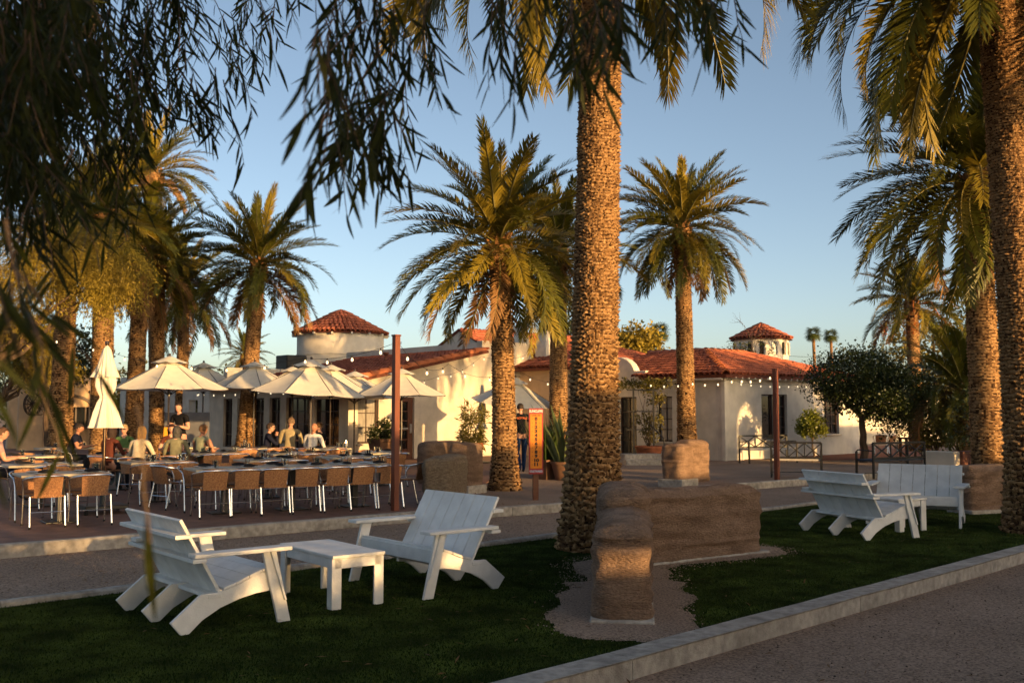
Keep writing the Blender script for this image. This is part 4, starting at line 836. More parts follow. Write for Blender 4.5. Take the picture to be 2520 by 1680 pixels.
# ================================================================== lawn furniture
POLY = mat('white_polymer', (.74,.73,.70), .55, .03, 14, bump=.2, bscale=90, spec=.3, var2=.11, s2=5)
def settee_proto():
    W = 1.15; t = thing('settee', 'x', 'settee'); X, Y = Vector((1,0,0)), Vector((0,.82,0))
    side = [(-.56,.09),(-.47,.0),(-.40,.0),(-.28,.085),(-.12,.155),(.05,.20),(.20,.225),(.36,.235),(.36,.385),(.22,.365),(.05,.305),(-.12,.265),(-.30,.262)]
    for x in (-W/2+.02, 0, W/2-.02):
        b = MB(); b.prism(side, (x,0,0), Y, Z, X, .03); b.build('side_panel' if x else 'centre_panel', POLY, t, bev=.003)
    for s in (-1,1):
        x = s*(W/2+.015)
        b = MB(); b.prism([(.405,0),(.525,0),(.375,.525),(.245,.525)], (x,0,0), Y, Z, X, .03)
        b.prism([(.455,.16),(.475,.16),(.335,.525),(.31,.525)], (x+s*.022,0,0), Y, Z, X, .03); b.build('front_leg', POLY, t, bev=.003)
        b = MB(); b.prism([(-.40,-.065),(.50,-.075),(.50,.075),(-.40,.065)], (s*(W/2+.01),0,.539), Y, X, Z, .028); b.build('arm', POLY, t, bev=.004)
    n = 7; a = Vector((0,-.07,.20)); c = Vector((0,-.40,.79)); sd = (c-a).normalized(); L = (c-a).length; nn = X.cross(sd); w = (W-.03)/n
    for i in range(n):
        b = MB(); x = -W/2+.015+w*(i+.5); b.prism([(-w/2+.003,0),(w/2-.003,0),(w/2-.003,L),(-w/2+.003,L)], a+X*x, X, sd, nn, .024); b.build('back_slat', POLY, t, bev=.003)
    for f, dz, ww in ((.52,.0,.10),(.80,0,.11),(.07,0,.10)):
        p = a+sd*(L*f)-nn*(-.014+.0)
        b = MB(); q = a+sd*(L*f); back = -Y; b.box(q+Vector((0,-.052,0)), (W+(.16 if f == .52 else 0), ww, .028)); b.build('back_rail', POLY, t, bev=.003)
    ys = [-.082,.016,.115,.213]; zt = lambda y: np.interp(y/.82, [-.12,.05,.22,.36],[.268,.308,.368,.388])
    for y in ys:
        y1 = y+.095; b = MB(); z0, z1 = zt(y), zt(y1); b.add([(-W/2-.0,y,z0),(W/2,y,z0),(W/2,y1,z1),(-W/2,y1,z1),(-W/2,y,z0+.022),(W/2,y,z0+.022),(W/2,y1,z1+.022),(-W/2,y1,z1+.022)],[(3,2,1,0),(4,5,6,7),(0,1,5,4),(1,2,6,5),(2,3,7,6),(3,0,4,7)]); b.build('seat_slat', POLY, t, bev=.003)
    b = MB(); b.box((0,.308,.335),(W,.026,.11)); b.build('front_board', POLY, t, bev=.003)
    return t
S0 = settee_proto()
def place_settee(c, f, label, first=False):
    o = S0 if first else copy_tree(S0); o.location = (c[0],c[1],.004); o.rotation_euler = (0,0,math.atan2(-f[0],f[1])); o['label'] = label; o['group'] = 'white slatted settees on the turf'; return o
place_settee((-2.36,7.70),(.77,.64),'white settee turned with its solid back towards the ball court, left of the low table', True)
place_settee((-.78,9.05),(-.77,-.64),'white slatted settee facing the low table beside the massive palm')
place_settee((4.38,12.76),(.92,.40),'white settee seen from its ribbed back beside the square side table')
place_settee((5.62,13.95),(-.50,-.87),'white slatted settee in front of the broad earth wall')
def table_proto(name, L, Wd, H, label, c, ang, group='white low tables on the turf'):
    t = thing(name, label, 'table', (c[0],c[1],.004), ang, group)
    b = MB(); b.box((0,0,H-.0125),(L,Wd,.025)); b.build('table_top', POLY, t, bev=.004)
    for sx in (-1,1):
        b = MB(); b.box((sx*(L/2-.030),0,H-.066),(.022,Wd-.05,.08)); b.build('apron', POLY, t, bev=.003)
        for sy in (-1,1):
            b = MB(); b.box((sx*(L/2-.031),sy*(Wd/2-.045),(H-.028)/2),(.024,.085,H-.026)); b.box((sx*(L/2-.062),sy*(Wd/2-.016),(H-.028)/2),(.085,.024,H-.027)); b.build('leg', POLY, t, bev=.003)
    for sy in (-1,1):
        b = MB(); b.box((0,sy*(Wd/2-.030),H-.067),(L-.12,.022,.078)); b.build('apron', POLY, t, bev=.003)
    return t
table_proto('low_table', .98,.47,.42, 'white low rectangular table between the two facing settees', (-1.51,8.40), math.atan2(.79,-.61))
table_proto('side_table', .52,.44,.42, 'small white side table between the two far settees', (5.10,13.22), math.atan2(.44,.9))
# ---- X-back iron benches
def bench(label, p0, p1, back_to_cam, seat_m):
    p0, p1 = Vector(p0), Vector(p1); d = (p1-p0); L = d.length; ang = math.atan2(d.y,d.x); t = thing('iron_bench', label, 'bench', (p0+p1)/2, ang, 'black iron benches on the gravel'); s = 1 if back_to_cam else -1
    T = .016; yb = 0.0; ys = .48*s
    for x in (-L/2, L/2):
        for y, h in ((yb,.82),(ys,.62)):
            b = MB(); b.bar((x,y,0),(x,y,h),.042,.042,up=(0,1,0)); b.build('leg', IRON, t)
        b = MB(); b.tube([(x,yb,.64),(x,ys*.9,.66),(x,ys,.62)],T,6); b.build('arm', IRON, t)
    b = MB(); b.bar((-L/2,yb,.82),(L/2,yb,.82),.045,.045); b.build('top_rail', IRON, t)
    b = MB(); b.bar((-L/2,yb,.47),(L/2,yb,.47),.04,.04); b.build('lower_rail', IRON, t)
    b = MB(); b.bar((-L/2,ys*.5,.12),(L/2,ys*.5,.12),.018,.018); b.build('stretcher', IRON, t)
    n = 3
    for i in range(n):
        x0, x1 = -L/2+L*i/n, -L/2+L*(i+1)/n; b = MB(); b.bar((x0,yb,.48),(x1,yb,.81),.026,.026); b.bar((x0,yb+.002,.81),(x1,yb+.002,.48),.026,.026); b.build('cross_brace', IRON, t)
        if i: b = MB(); b.bar((x0,yb,.47),(x0,yb,.82),.026,.026,up=(0,1,0)); b.build('upright', IRON, t)
    b = MB(); b.box((0,ys*.5,.42),(L-.02,.46,.05)); b.build('seat', seat_m, t, bev=.012)
CUSH = mat('grey_cushion', (.42,.40,.38), .9, .1, 9); CUSHD = mat('blue_grey_cushion', (.05,.06,.08), .9, .1, 9)
bench('black iron bench with X-braced back standing against the long house wall', A(1697,945,30.2)*1-Z*EYE, A(1805,945,30.9)-Z*EYE, False, CUSH)
bench('black iron bench with X-braced back beside the rust red post', G(1772,1096), G(1888,1098), True, CUSH)
bench('black iron bench with X-braced back in front of the lit planter', G(2007,1100), G(2125,1094), True, CUSHD)
# ================================================================== patio furniture
ALU = mat('aluminium_tube', (.72,.72,.72), .25, .05, 10, metal=1.0)
WICK = mat('woven_rattan', (.22,.095,.04), .6, .0, 70, col2=(.52,.26,.115), bump=1.0, bscale=90, spec=.3, stretch=(1.6,1.6,.55), rnd=.12, dist=.01, detail=2)
FOOT = mat('black_rubber', (.02,.02,.02), .8, .1, 9)
def chair_proto():
    t = thing('bistro_chair', 'x', 'chair')
    V = []; F = []; nx, ny = 9, 7
    for k in (0,1):
        for j in range(ny):
            for i in range(nx):
                u, v = i/(nx-1)*2-1, j/(ny-1)*2-1; x = u*.215*(1-.06*(1-v)*.5); y = v*.205; z = .445-.020*(1-u*u)*(1-v*v*.6)-(.03*max(0,v-.6)/.4 if v > .6 else 0)-k*.022; V.append((x,y,z))
    for j in range(ny-1):
        for i in range(nx-1): a = j*nx+i; F.append((a,a+1,a+nx+1,a+nx)); q = nx*ny+a; F.append((q+nx,q+nx+1,q+1,q))
    ed = [(j*nx) for j in range(ny)]
    for i in range(nx-1): F.append((i, nx*ny+i, nx*ny+i+1, i+1)); a = (ny-1)*nx+i; F.append((a+1, nx*ny+a+1, nx*ny+a, a))
    for j in range(ny-1): a = j*nx; F.append((a+nx, nx*ny+a+nx, nx*ny+a, a)); a = j*nx+nx-1; F.append((a, nx*ny+a, nx*ny+a+nx, a+nx))
    b = MB(); b.add(V,F); b.build('seat', WICK, t, smooth=True)
    V = []; F = []; nz = 7
    for k in (0,1):
        for j in range(nz):
            for i in range(nx):
                u = i/(nx-1)*2-1; v = j/(nz-1); w = .172+.016*v; x = u*w; y = -.205-.085*v**1.2-.035*(1-u*u)*(1)+.02*(v > .95)-k*.016; z = .42+.325*v-.015*u*u*(v > .9)*v; V.append((x,y,z))
    for j in range(nz-1):
        for i in range(nx-1): a = j*nx+i; F.append((a,a+nx,a+nx+1,a+1)); q = nx*nz+a; F.append((q+1,q+nx+1,q+nx,q))
    for i in range(nx-1): a = (nz-1)*nx+i; F.append((a, nx*nz+a, nx*nz+a+1, a+1)); F.append((i+1, nx*nz+i+1, nx*nz+i, i))
    for j in range(nz-1): a = j*nx; F.append((a, nx*nz+a, nx*nz+a+nx, a+nx)); a += nx-1; F.append((a+nx, nx*nz+a+nx, nx*nz+a, a))
    b = MB(); b.add(V,F); b.build('backrest', WICK, t, smooth=True)
    r = .0125
    for s in (-1,1):
        b = MB(); b.tube([(s*.225,-.285,0),(s*.222,-.215,.30),(s*.22,-.19,.43)],r,7); l = b.build('leg', ALU, t, smooth=True); b = MB(); b.tube([(s*.225,-.287,-.001),(s*.225,-.28,.03)],r*1.12,7); b.build('foot_cap', FOOT, l)
        b = MB(); b.tube([(s*.245,.27,0),(s*.245,.225,.30),(s*.25,.20,.52),(s*.262,.17,.60)],r,7); l = b.build('leg', ALU, t, smooth=True); b = MB(); b.tube([(s*.245,.272,-.001),(s*.245,.265,.03)],r*1.12,7); b.build('foot_cap', FOOT, l)
    b = MB(); pts = [(.262,.17,.60),(.272,.12,.64),(.278,.0,.66),(.27,-.15,.68),(.235,-.265,.70),(.16,-.315,.715),(0,-.335,.72)]
    b.tube(pts+[(-x,y,z) for x,y,z in pts[-2::-1]], r, 7); b.build('arm_rail', ALU, t, smooth=True)
    b = MB(); b.tube([(-.222,-.235,.22),(.222,-.235,.22)],.008,6); b.build('stretcher', ALU, t); b = MB(); b.tube([(-.235,.2,.42),(.235,.2,.42)],.008,6); b.build('stretcher', ALU, t)
    return t
CH0 = chair_proto(); CH_used = [0]
rch = random.Random(3)
def chair(p, f, label, group, j=.10):
    o = copy_tree(CH0) if CH_used[0] else CH0; CH_used[0] = 1
    o.location = (p[0]+rch.uniform(-.03,.03),p[1]+rch.uniform(-.03,.03),.021); o.rotation_euler = (0,0,math.atan2(-f[0],f[1])+rch.uniform(-j,j)); o['label'] = label; o['group'] = group; o.scale = (.96,.96,.95); return o
TOPM = mat('table_top_board', (.50,.42,.32), .5, .15, 6, spec=.35, stretch=(3,.4,1)); TEDGE = mat('table_edge', (.50,.42,.30), .6, .1, 6)
GLS = glassmat('clear_glass'); NAP = mat('black_napkin', (.012,.011,.014), .9, .3, 30); PLATE = mat('white_plate', (.75,.73,.70), .25, .03, 5, spec=.5)
def lathe_me(name, prof, n, m): b = MB(); b.lathe(prof, n, caps=False); return b.mesh(name, m, smooth=True)
GL_ME = lathe_me('glass', [(.001,.006),(.028,.006),(.036,.115),(.0385,.115),(.032,.0),(.001,.0)], 12, GLS)
WG_ME = lathe_me('wine_glass', [(.001,.006),(.034,.003),(.004,.012),(.004,.085),(.034,.12),(.036,.15),(.028,.195),(.030,.195),(.038,.15),(.036,.118),(.006,.08),(.036,.0),(.001,.0)], 12, GLS)
PL_ME = lathe_me('plate', [(.001,.006),(.07,.006),(.115,.018),(.12,.016),(.075,.0),(.001,.0)], 20, PLATE)
def nap_me():
    b = MB(); b.tube([(-.09,0,.018),(-.04,0,.022),(0,0,.024),(.04,.004,.022),(.10,.008,.02)],[.012,.024,.028,.024,.015],8); b.prism([(.05,-.035),(.13,-.03),(.12,.03),(.05,.035)],(0,0,.018),(1,0,0),(0,1,0),(0,0,1),.012); return b.mesh('napkin', NAP, smooth=True)
NP_ME = nap_me()
def small(name, me, p, rz, label, cat, group):
    o = mesh_obj(name, me); o.location = p; o.rotation_euler = (0,0,rz); tag(o, label, cat, group, 'thing'); return o
TIDX = 0
def dining(o, L, Wd, where, front=2, back=2, ax=None, items=True, rot=None, glasses=None, ends=()):
    """table: o = front-left corner of the top (towards camera), L along row axis"""
    ax = ax or Vector((.82,.57,0)); ax = ax.normalized(); bx = Vector((-ax.y,ax.x,0)); o = Vector((o[0],o[1],0)); c = o+ax*L/2+bx*Wd/2; ang = math.atan2(ax.y,ax.x); rg = random.Random(int(L*100)+int(c.x*37+c.y*91))
    t = thing('dining_table', 'pale topped dining table '+where, 'table', (c.x,c.y,.02), ang, 'pale dining tables on the patio'); H = .68
    k = max(1, round(L/1.05))
    for i in range(k):
        x = -L/2+L*(i+.5)/k; b = MB(); b.box((x,0,H-.016),(L/k-.006,Wd,.032)); b.build('table_top', TOPM, t, bev=.003)
        b = MB(); b.box((x,-Wd/2-.004,H-.016),(L/k-.008,.010,.030)); b.build('edge_band', TEDGE, t)
        for xx in ((x,) if L/k < 1.3 else (x-.3,x+.3)):
            b = MB(); b.box((xx,0,.335),(.09,.09,.64)); b.build('column', IRON, t); b = MB(); b.box((xx,0,.012),(.44,.40,.02)); b.build('base_plate', IRON, t, bev=.005)
    W3 = lambda x, y, z=H+.02: c+ax*x+bx*y+Z*z
    def row(n, y, f, lab):
        for i in range(n): p = W3(-L/2+L*(i+.5)/n, y, 0); chair(p, f, lab, 'rattan chairs '+where)
    if front: row(front, -Wd/2-.10, bx, 'rattan chair on lawn side of table '+where)
    if back: row(back, Wd/2+.14, -bx, 'rattan chair on house side of table '+where)
    if items:
        n = max(2, round(L/.5)); ng = 0
        for i in range(n):
            x = -L/2+L*(i+.5)/n
            for sy in (-1,1):
                if rg.random() < .95: small('plate', PL_ME, W3(x+rg.uniform(-.04,.04),sy*(Wd/2-.15)), 0, 'white plate laid on the table '+where, 'plate', 'plates '+where)
                if rg.random() < .9: small('napkin', NP_ME, W3(x+rg.uniform(-.05,.05),sy*(Wd/2-.15),H+.034), ang+rg.uniform(-.7,.7)+math.pi/2*(rg.random() < .3), 'rolled black napkin on the table '+where, 'napkin', 'napkins '+where)
                if glasses == 'wine' and rg.random() < .5: small('wine_glass', WG_ME, W3(x+.18,sy*(.10)), 0, 'stemmed wine glass on the table '+where, 'wine glass', 'wine glasses '+where)
                if rg.random() < .9: small('glass', GL_ME, W3(x+.13+rg.uniform(-.03,.03),sy*(Wd/2-.30)+rg.uniform(-.03,.03)), 0, 'clear tumbler on the table '+where, 'glass', 'glasses '+where)
                if rg.random() < .45: small('glass', GL_ME, W3(x+.22+rg.uniform(-.02,.02),sy*(Wd/2-.30)+rg.uniform(-.03,.03)), 0, 'clear tumbler on the table '+where, 'glass', 'glasses '+where)
    return c, ax, bx
def tz(px, py): p = G(px,py,.70); return (p.x,p.y)
dining(tz(449,1079), 3.15, .80, 'set for many along the patio kerb', 7, 6, ax=Vector((.86,.51,0)))
dining(tz(48,1092), 1.15, .78, 'nearest the folded umbrella', 2, 2)
dining(tz(19,1070), 1.10, .78, 'second from the kerb behind the folded umbrella', 1, 1)
dining(tz(2,1050), 1.10, .75, 'by the feathery mesquite', 0, 1)
dining(tz(300,1063), 1.05, .78, 'in front of the blond woman', 2, 0)
dining(tz(219,1047), 1.05, .75, 'of the couple in the shade', 0, 0)
dining(tz(444,1043), 1.05, .75, 'before the man in the sleeveless top', 2, 0)
dining(tz(569,1058), 1.05, .75, 'behind the long kerb table', 2, 1)
dining(tz(627,1043), 1.05, .75, 'under the central umbrella', 2, 1)
dining(tz(536,1031), 1.05, .75, 'of the bespectacled man', 2, 0, glasses='wine')
dining(tz(711,1031), 1.05, .75, 'with the lit candle', 1, 0)
dining(tz(763,1051), 1.05, .75, 'beside the rust red post', 2, 1)
dining(tz(851,1041), .9, .75, 'nearest the brown door', 1, 1)
dining(tz(90,1030), 1.2, .75, 'of the man in navy', 0, 0)
dining(tz(400,1028), 1.0, .75, 'before the standing waiter', 0, 0)
chair(G(395,1170), (.55,.83), 'woven rattan chair standing askew away from the tables', 'loose rattan chairs', .02)
chair((-1.72,16.75), (-.9,.35), 'woven rattan chair at the head of the long kerb table behind the red post', 'loose rattan chairs', .02)
# candle
p = G(795,1024,.78); t = thing('candle', 'burning candle on a patio table', 'candle', p); b = MB(); b.lathe([(.03,0),(.03,.07),(.005,.072)],12); b.build('wax', PLATE, t); b = MB(); b.lathe([(.002,.072),(.012,.09),(.002,.125)],8); b.build('flame', emat('flame',(1,.55,.18),60), t)
# ---- umbrellas
CANV = leafmat('umbrella_canvas', (.78,.73,.62), .16, .9, .05, .06, scale=5, spec=.1)
BRONZE = mat('dark_bronze_pole', (.03,.02,.015), .35, .2, 10, spec=.5)
def umbrella_proto(Rr, H, drop):
    t = thing('umbrella', 'x', 'umbrella'); n = 8; a0 = math.pi/8; ze = H-drop
    head = bpy.data.objects.new('canopy', None); COL.objects.link(head); adopt(head, t); head.location = (0,0,H)
    def pt(a, q, sag=0): r = Rr*q; return Vector((math.cos(a)*r, math.sin(a)*r, -drop*(q**.92)-sag))
    for k in range(n):
        A0, A1 = a0+2*math.pi*k/n, a0+2*math.pi*(k+1)/n; nu, nv = 6, 7; V = []; F = []
        for j in range(nv):
            q = .10+.90*j/(nv-1); p, r = pt(A0,q), pt(A1,q)
            for i in range(nu): s = i/(nu-1); V.append(p.lerp(r,s)-Vector((0,0,.045*Rr*q*math.sin(math.pi*s)*(.5+.5*math.sin(math.pi*q)))))
        F = [(j*nu+i, j*nu+i+1, (j+1)*nu+i+1, (j+1)*nu+i) for j in range(nv-1) for i in range(nu-1)]
        b = MB(); b.add(V,F); b.build('canopy_panel', CANV, head, smooth=True)
        b = MB(); b.tube([pt(A0,.05)-Z*.03,pt(A0,1.0)-Z*.012],.012,5); b.build('rib', BRONZE, head)
        b = MB(); b.tube([pt(A0,.52)-Z*.03, Vector((math.cos(A0)*.05,math.sin(A0)*.05,-drop-.12))],.009,5); b.build('strut', BRONZE, head)
    V = [Vector((0,0,.06))]; m = 32
    for j in (1,2,3):
        for i in range(m): a = 2*math.pi*i/m; sc = (1 if (i%4) else 1.0); q = .30*j/3; V.append(Vector((math.cos(a)*Rr*q, math.sin(a)*Rr*q, .06-drop*q*.80-(.018*math.cos(4*a*2) if j == 3 else 0))))
    F = [(0,1+i,1+(i+1)%m) for i in range(m)]+[(1+j*m+i,1+(j+1)*m+i,1+(j+1)*m+(i+1)%m,1+j*m+(i+1)%m) for j in range(2) for i in range(m)]
    b = MB(); b.add(V,F); b.build('vent_cap', CANV, head, smooth=True)
    b = MB(); b.lathe([(.02,.04),(.035,.07),(.03,.10),(.005,.115)],10); b.build('finial', BRONZE, head, smooth=True)
    b = MB(); b.lathe([(.045,-drop-.16),(.045,-drop-.08)],10); b.build('hub', BRONZE, head)
    b = MB(); b.tube([(0,0,.04),(0,0,H+.02)],.021,8); b.build('pole', BRONZE, t, smooth=True)
    b = MB(); b.tube([(0,0,1.05),(0,0,1.2)],.03,8); b.tube([(0,0,1.12),(.10,0,1.12),(.10,0,1.05)],.008,5); b.build('crank', BRONZE, t)
    b = MB(); b.lathe([(.26,0),(.27,.03),(.10,.06),(.035,.08),(.035,.25)],18); b.build('base', IRON, t, smooth=True)
    return t
UM0 = umbrella_proto(1.42, 2.72, .76); um_used = [0]
def umbrella(px, apy, d, label, wpx=None, tilt=(0,0), rz=0, sx=1.0):
    global UM0
    o = copy_tree(UM0) if um_used[0] else UM0; um_used[0] = 1; p = A(px,apy,d); o.location = (p.x,p.y,.02); o.rotation_euler = (0,0,rz)
    s = 1.0
    h = [c for c in children(o) if c.name.startswith('canopy')][0]; h.location = (0,0,p.z-.02); h.rotation_euler = (tilt[0],tilt[1],0); h.scale = (sx,sx,sx)
    pl = [c for c in children(o) if c.name.startswith('pole')][0]; pl.scale = (1,1,(p.z-.02)/2.72); o['label'] = label; o['group'] = 'open cream umbrellas'; return o
umbrella(715,830,23.7,'broad open cream umbrella in the middle of the patio', tilt=(.03,.06), rz=.2)
umbrella(390,822,24.2,'open cream umbrella over the dining couple by the waiter', rz=.5)
umbrella(923,850,28.0,'open cream umbrella half hidden by the rust red post', rz=.1, sx=.93)
umbrella(1184,870,29.0,'tilted cream umbrella behind the leaning palm', tilt=(.16,.04), rz=.35, sx=.88)
umbrella(585,834,29.5,'shaded cream umbrella in front of the tall trunk by the dark windows', rz=.0, sx=.98)
umbrella(468,836,31,'small looking umbrella peeking out behind the umbrella by the waiter', rz=.3)
umbrella(760,841,28.5,'umbrella peeking out behind the broad middle umbrella', rz=.6)
umbrella(815,856,30,'lowest umbrella tip beside the red tiled eave', rz=.4)
umbrella(672,845,32,'umbrella top just showing between two patio umbrellas', rz=.2)
# folded umbrella on a rolling base
p = G(235,1180); t = thing('folded_umbrella', 'folded cream umbrella tied in the middle on a rolling base', 'umbrella', (p.x,p.y,.02)); Ht = A(235,800,p.y).z
def pleats(prof, n=72, ph=0, am=.16, k=8):
    V = []; F = []
    for r, z, w in prof:
        for i in range(n): a = 2*math.pi*i/n; rr = r*(1+w*am*(math.cos(k*a+ph+.6*math.sin(z*3))+.35*math.sin(3*a+z*5))); V.append((rr*math.cos(a),rr*math.sin(a),z))
    F = [(j*n+i,j*n+(i+1)%n,(j+1)*n+(i+1)%n,(j+1)*n+i) for j in range(len(prof)-1) for i in range(n)]; b = MB(); b.add(V,F); return b
zb = A(235,985,p.y).z; zm = A(235,915,p.y).z; zc = A(235,862,p.y).z
pleats([(.045,Ht-.02,.3),(.10,Ht-.2,.6),(.135,(zc+zm)/2+.22,1),(.14,(zc+zm)/2,1),(.12,zm+.10,1),(.075,zm,.8),(.11,zm-.08,1.2),(.155,(zm+zb)/2,1.4),(.205,zb+.03,1.6),(.215,zb,1.9)]).build('canopy', CANV, t, smooth=True)
pleats([(.02,Ht+.02,.2),(.06,Ht-.04,.4),(.11,Ht-.28,.9),(.155,zc-.0,1.6),(.165,zc-.05,2.0)],k=7,ph=1).build('vent_cap', CANV, t, smooth=True)
pleats([(.082,zm+.025,.6),(.088,zm,.6),(.082,zm-.025,.6)]).build('tie_band', CANV, t, smooth=True)
b = MB(); b.tube([(0,0,.1),(0,0,Ht+.03)],.024,10); b.build('pole', mat('polished_bronze',(.10,.07,.05),.2,.1,10,metal=.8), t, smooth=True); b = MB(); b.lathe([(.015,Ht+.02),(.035,Ht+.05),(.028,Ht+.09),(.005,Ht+.1)],10); b.build('finial', BRONZE, t, smooth=True)
b = MB(); b.box((0,0,.10),(.62,.62,.06),rz=.6); b.lathe([(.05,.1),(.04,.3),(.03,.45)],10); b.build('rolling_base', IRON, t, bev=.015)
for sx in (-1,1):
    for sy in (-1,1):
        b = MB(); q = Matrix.Rotation(.6,3,'Z')@Vector((sx*.29,sy*.29,.04)); b.tube([q+Vector((-.015,0,0)),q+Vector((.015,0,0))],.042,12); b.build('castor', FOOT, t)
# small folded umbrella by the leaning palm
p = G(1107,1064); t = thing('folded_umbrella', 'small folded white umbrella on a black pole beside the bamboo', 'umbrella', (p.x,p.y,0)); b = MB(); b.tube([(0,0,.05),(0,0,2.3)],.02,8); b.build('pole', BRONZE, t); b = MB(); b.lathe([(.25,0),(.25,.05),(.05,.08)],16); b.build('base', IRON, t)
z1 = A(1107,948,p.y).z; z2 = A(1107,985,p.y).z; pleats([(.04,2.35,.3),(.10,z1+.1,1),(.07,(z1+z2)/2,1),(.15,z2,1.8)]).build('canopy', CANV, t, smooth=True)
# ================================================================== posts, lights, scoreboard
def post(px, py, top_y, label):
    g = G(px,py); z = A(px,top_y,g.y).z; t = thing('steel_post', label, 'post', (g.x,g.y,0), R_(42), 'rust red light posts')
    b = MB(); b.box((0,0,z/2-.1),(.095,.095,z+.2)); b.build('shaft', RUST, t, bev=.004); b = MB(); b.box((0,0,z+.012),(.115,.115,.025)); b.build('cap', RUST, t, bev=.004)
    b = MB(); b.tube([(.05,0,z-.12),(.09,0,z-.12),(.09,0,z-.08)],.006,6); b.build('hook', IRON, t); return Vector((g.x,g.y,z))
P1 = post(907,1175,772,'rust red steel post at the patio kerb beside the long table'); P2 = post(1785,1102,849,'rust red steel post on the gravel beside the iron bench')
BULB = emat('warm_bulb', (1.0,.80,.52), .8); WIRE = mat('black_cable', (.02,.018,.015), .6, .1, 9)
BULB_ME = lathe_me('bulb', [(.012,-.055),(.020,-.07),(.033,-.105),(.030,-.135),(.014,-.152),(.001,-.156)], 10, BULB); SOCK_ME = lathe_me('socket', [(.004,.01),(.015,.005),(.017,-.055),(.012,-.06)], 8, WIRE)
def festoon(label, pts, nb, sag=.12, sc=.68):
    pts = [Vector(p) for p in pts]; t = thing('string_lights', label, 'string lights', pts[0], 0, 'warm string lights'); full = []; cum = [0]
    for a, c in zip(pts[:-1],pts[1:]):
        for i in range(8): f = i/8; full.append(a.lerp(c,f)-Z*4*sag*f*(1-f))
    full.append(pts[-1]); b = MB(); b.tube(full,.006*sc,5); w_ = b.build('wire', WIRE, t, world=True)
    for a, c in zip(full[:-1],full[1:]): cum.append(cum[-1]+(c-a).length)
    for k in range(nb):
        s = cum[-1]*(k+.5)/nb; i = max(j for j in range(len(cum)) if cum[j] <= s); i = min(i,len(full)-2); f = (s-cum[i])/max(1e-6,cum[i+1]-cum[i]); p = full[i].lerp(full[i+1],f)
        o = mesh_obj('socket', SOCK_ME, t); o.location = p-Vector(t.location); o.scale = (sc,)*3; q = mesh_obj('bulb', BULB_ME, o)
def a_(x,y,d): return A(x,y,d)
festoon('string of bulbs looping over the cream umbrellas from the red post', [P1-Z*.1, a_(700,822,19.5), a_(430,838,22), a_(232,800,24), a_(-60,716,26)], 13, .10)
festoon('string of bulbs from the red post across the sunlit gable wall', [P1-Z*.06, a_(1030,836,21), a_(1180,842,26), a_(1310,864,32)], 9, .28)
festoon('string of bulbs hung along the gable wall below the barge tiles', [a_(925,862,31.3), a_(1010,862,32), a_(1106,818,33.2), a_(1215,812,34.2)], 10, .16)
festoon('string of bulbs from the second red post to the long house', [P2-Z*.08, a_(1690,868,26), a_(1590,876,28.5), a_(1480,878,31)], 11, .07)
festoon('string of bulbs along the eave of the long house front wall', [CP(.2,-.32,2.48), CP(4,-.32,2.46), CP(8.3,-.32,2.48)], 15, .05, .6)
festoon('string of bulbs along the shaded restaurant eave', [KP(-.5,1,2.28), KP(-.5,5,2.28), KP(-.5,9.5,2.26), a_(440,898,44)], 18, .07, .7)
# ---- scoreboard
def text_obj(name, body, size, m, parent, M, bold=.0, sx=1.0):
    cu = bpy.data.curves.new('t', 'FONT'); cu.body = body; cu.size = size; cu.align_x = 'CENTER'; cu.align_y = 'CENTER'; cu.extrude = .0015; cu.offset = bold
    tmp = bpy.data.objects.new('t', cu); COL.objects.link(tmp); bpy.context.view_layer.update()
    me = bpy.data.meshes.new_from_object(tmp.evaluated_get(bpy.context.evaluated_depsgraph_get())); bpy.data.objects.remove(tmp); me.materials.clear(); me.materials.append(m)
    o = mesh_obj(name, me, parent); o.matrix_local = M@Matrix.Diagonal((sx,1,1,1)); return o
SGO = mat('sign_orange', (.62,.20,.015), .6, .08, 6); SGR = mat('sign_red', (.30,.035,.035), .6, .08, 6); SGW = mat('sign_white', (.75,.70,.66), .6, .05, 6); SGB = mat('sign_black', (.012,.010,.012), .6, .05, 6); SGL = mat('sign_pale_blue', (.45,.55,.68), .6, .05, 6)
g = G(1228,1148); sg = thing('scoreboard', 'tall orange and red scoreboard numbered 0 to 11 on a brown post', 'scoreboard', (g.x+.02,g.y,0), .12)
b = MB(); b.box((0,.03,.5),(.10,.08,1.2)); b.build('post', WOOD, sg, bev=.004)
zb, zt = .455, 1.605; Wd = .255; hc = (zb+zt)/2
b = MB(); b.box((0,-.03,hc),(Wd,.03,zt-zb)); b.build('board', SGR, sg, bev=.004)
b = MB(); b.box((0,-.047,hc+.0),(Wd-.05,.006,zt-zb-.20)); b.build('score_panel', SGO, sg)
RX = Matrix.Rotation(math.pi/2,4,'X')
def onsign(x, z): return Matrix.Translation((x,-.0525,z))@RX
text_obj('lettering', 'SUNCLIFFE', .062, SGW, sg, Matrix.Translation((0,-.047,zt-.052))@RX, .002, .80)
text_obj('lettering', 'COURT ONE', .030, SGB, sg, onsign(0,zt-.125), .001, .9)
text_obj('lettering', 'CULTIVARD', .048, SGL, sg, Matrix.Translation((0,-.047,zb+.048))@RX, .002, .88)
for k in range(12):
    z = zt-.185-k*.0725
    text_obj('numeral', str(k), .076, SGB, sg, onsign(0,z), .0045, 1.25)
    for sx in (-1,1):
        b = MB(); b.tube([(sx*.068,-.056,z),(sx*.068,-.046,z)],.006,8); b.build('peg_hole', SGB, sg)
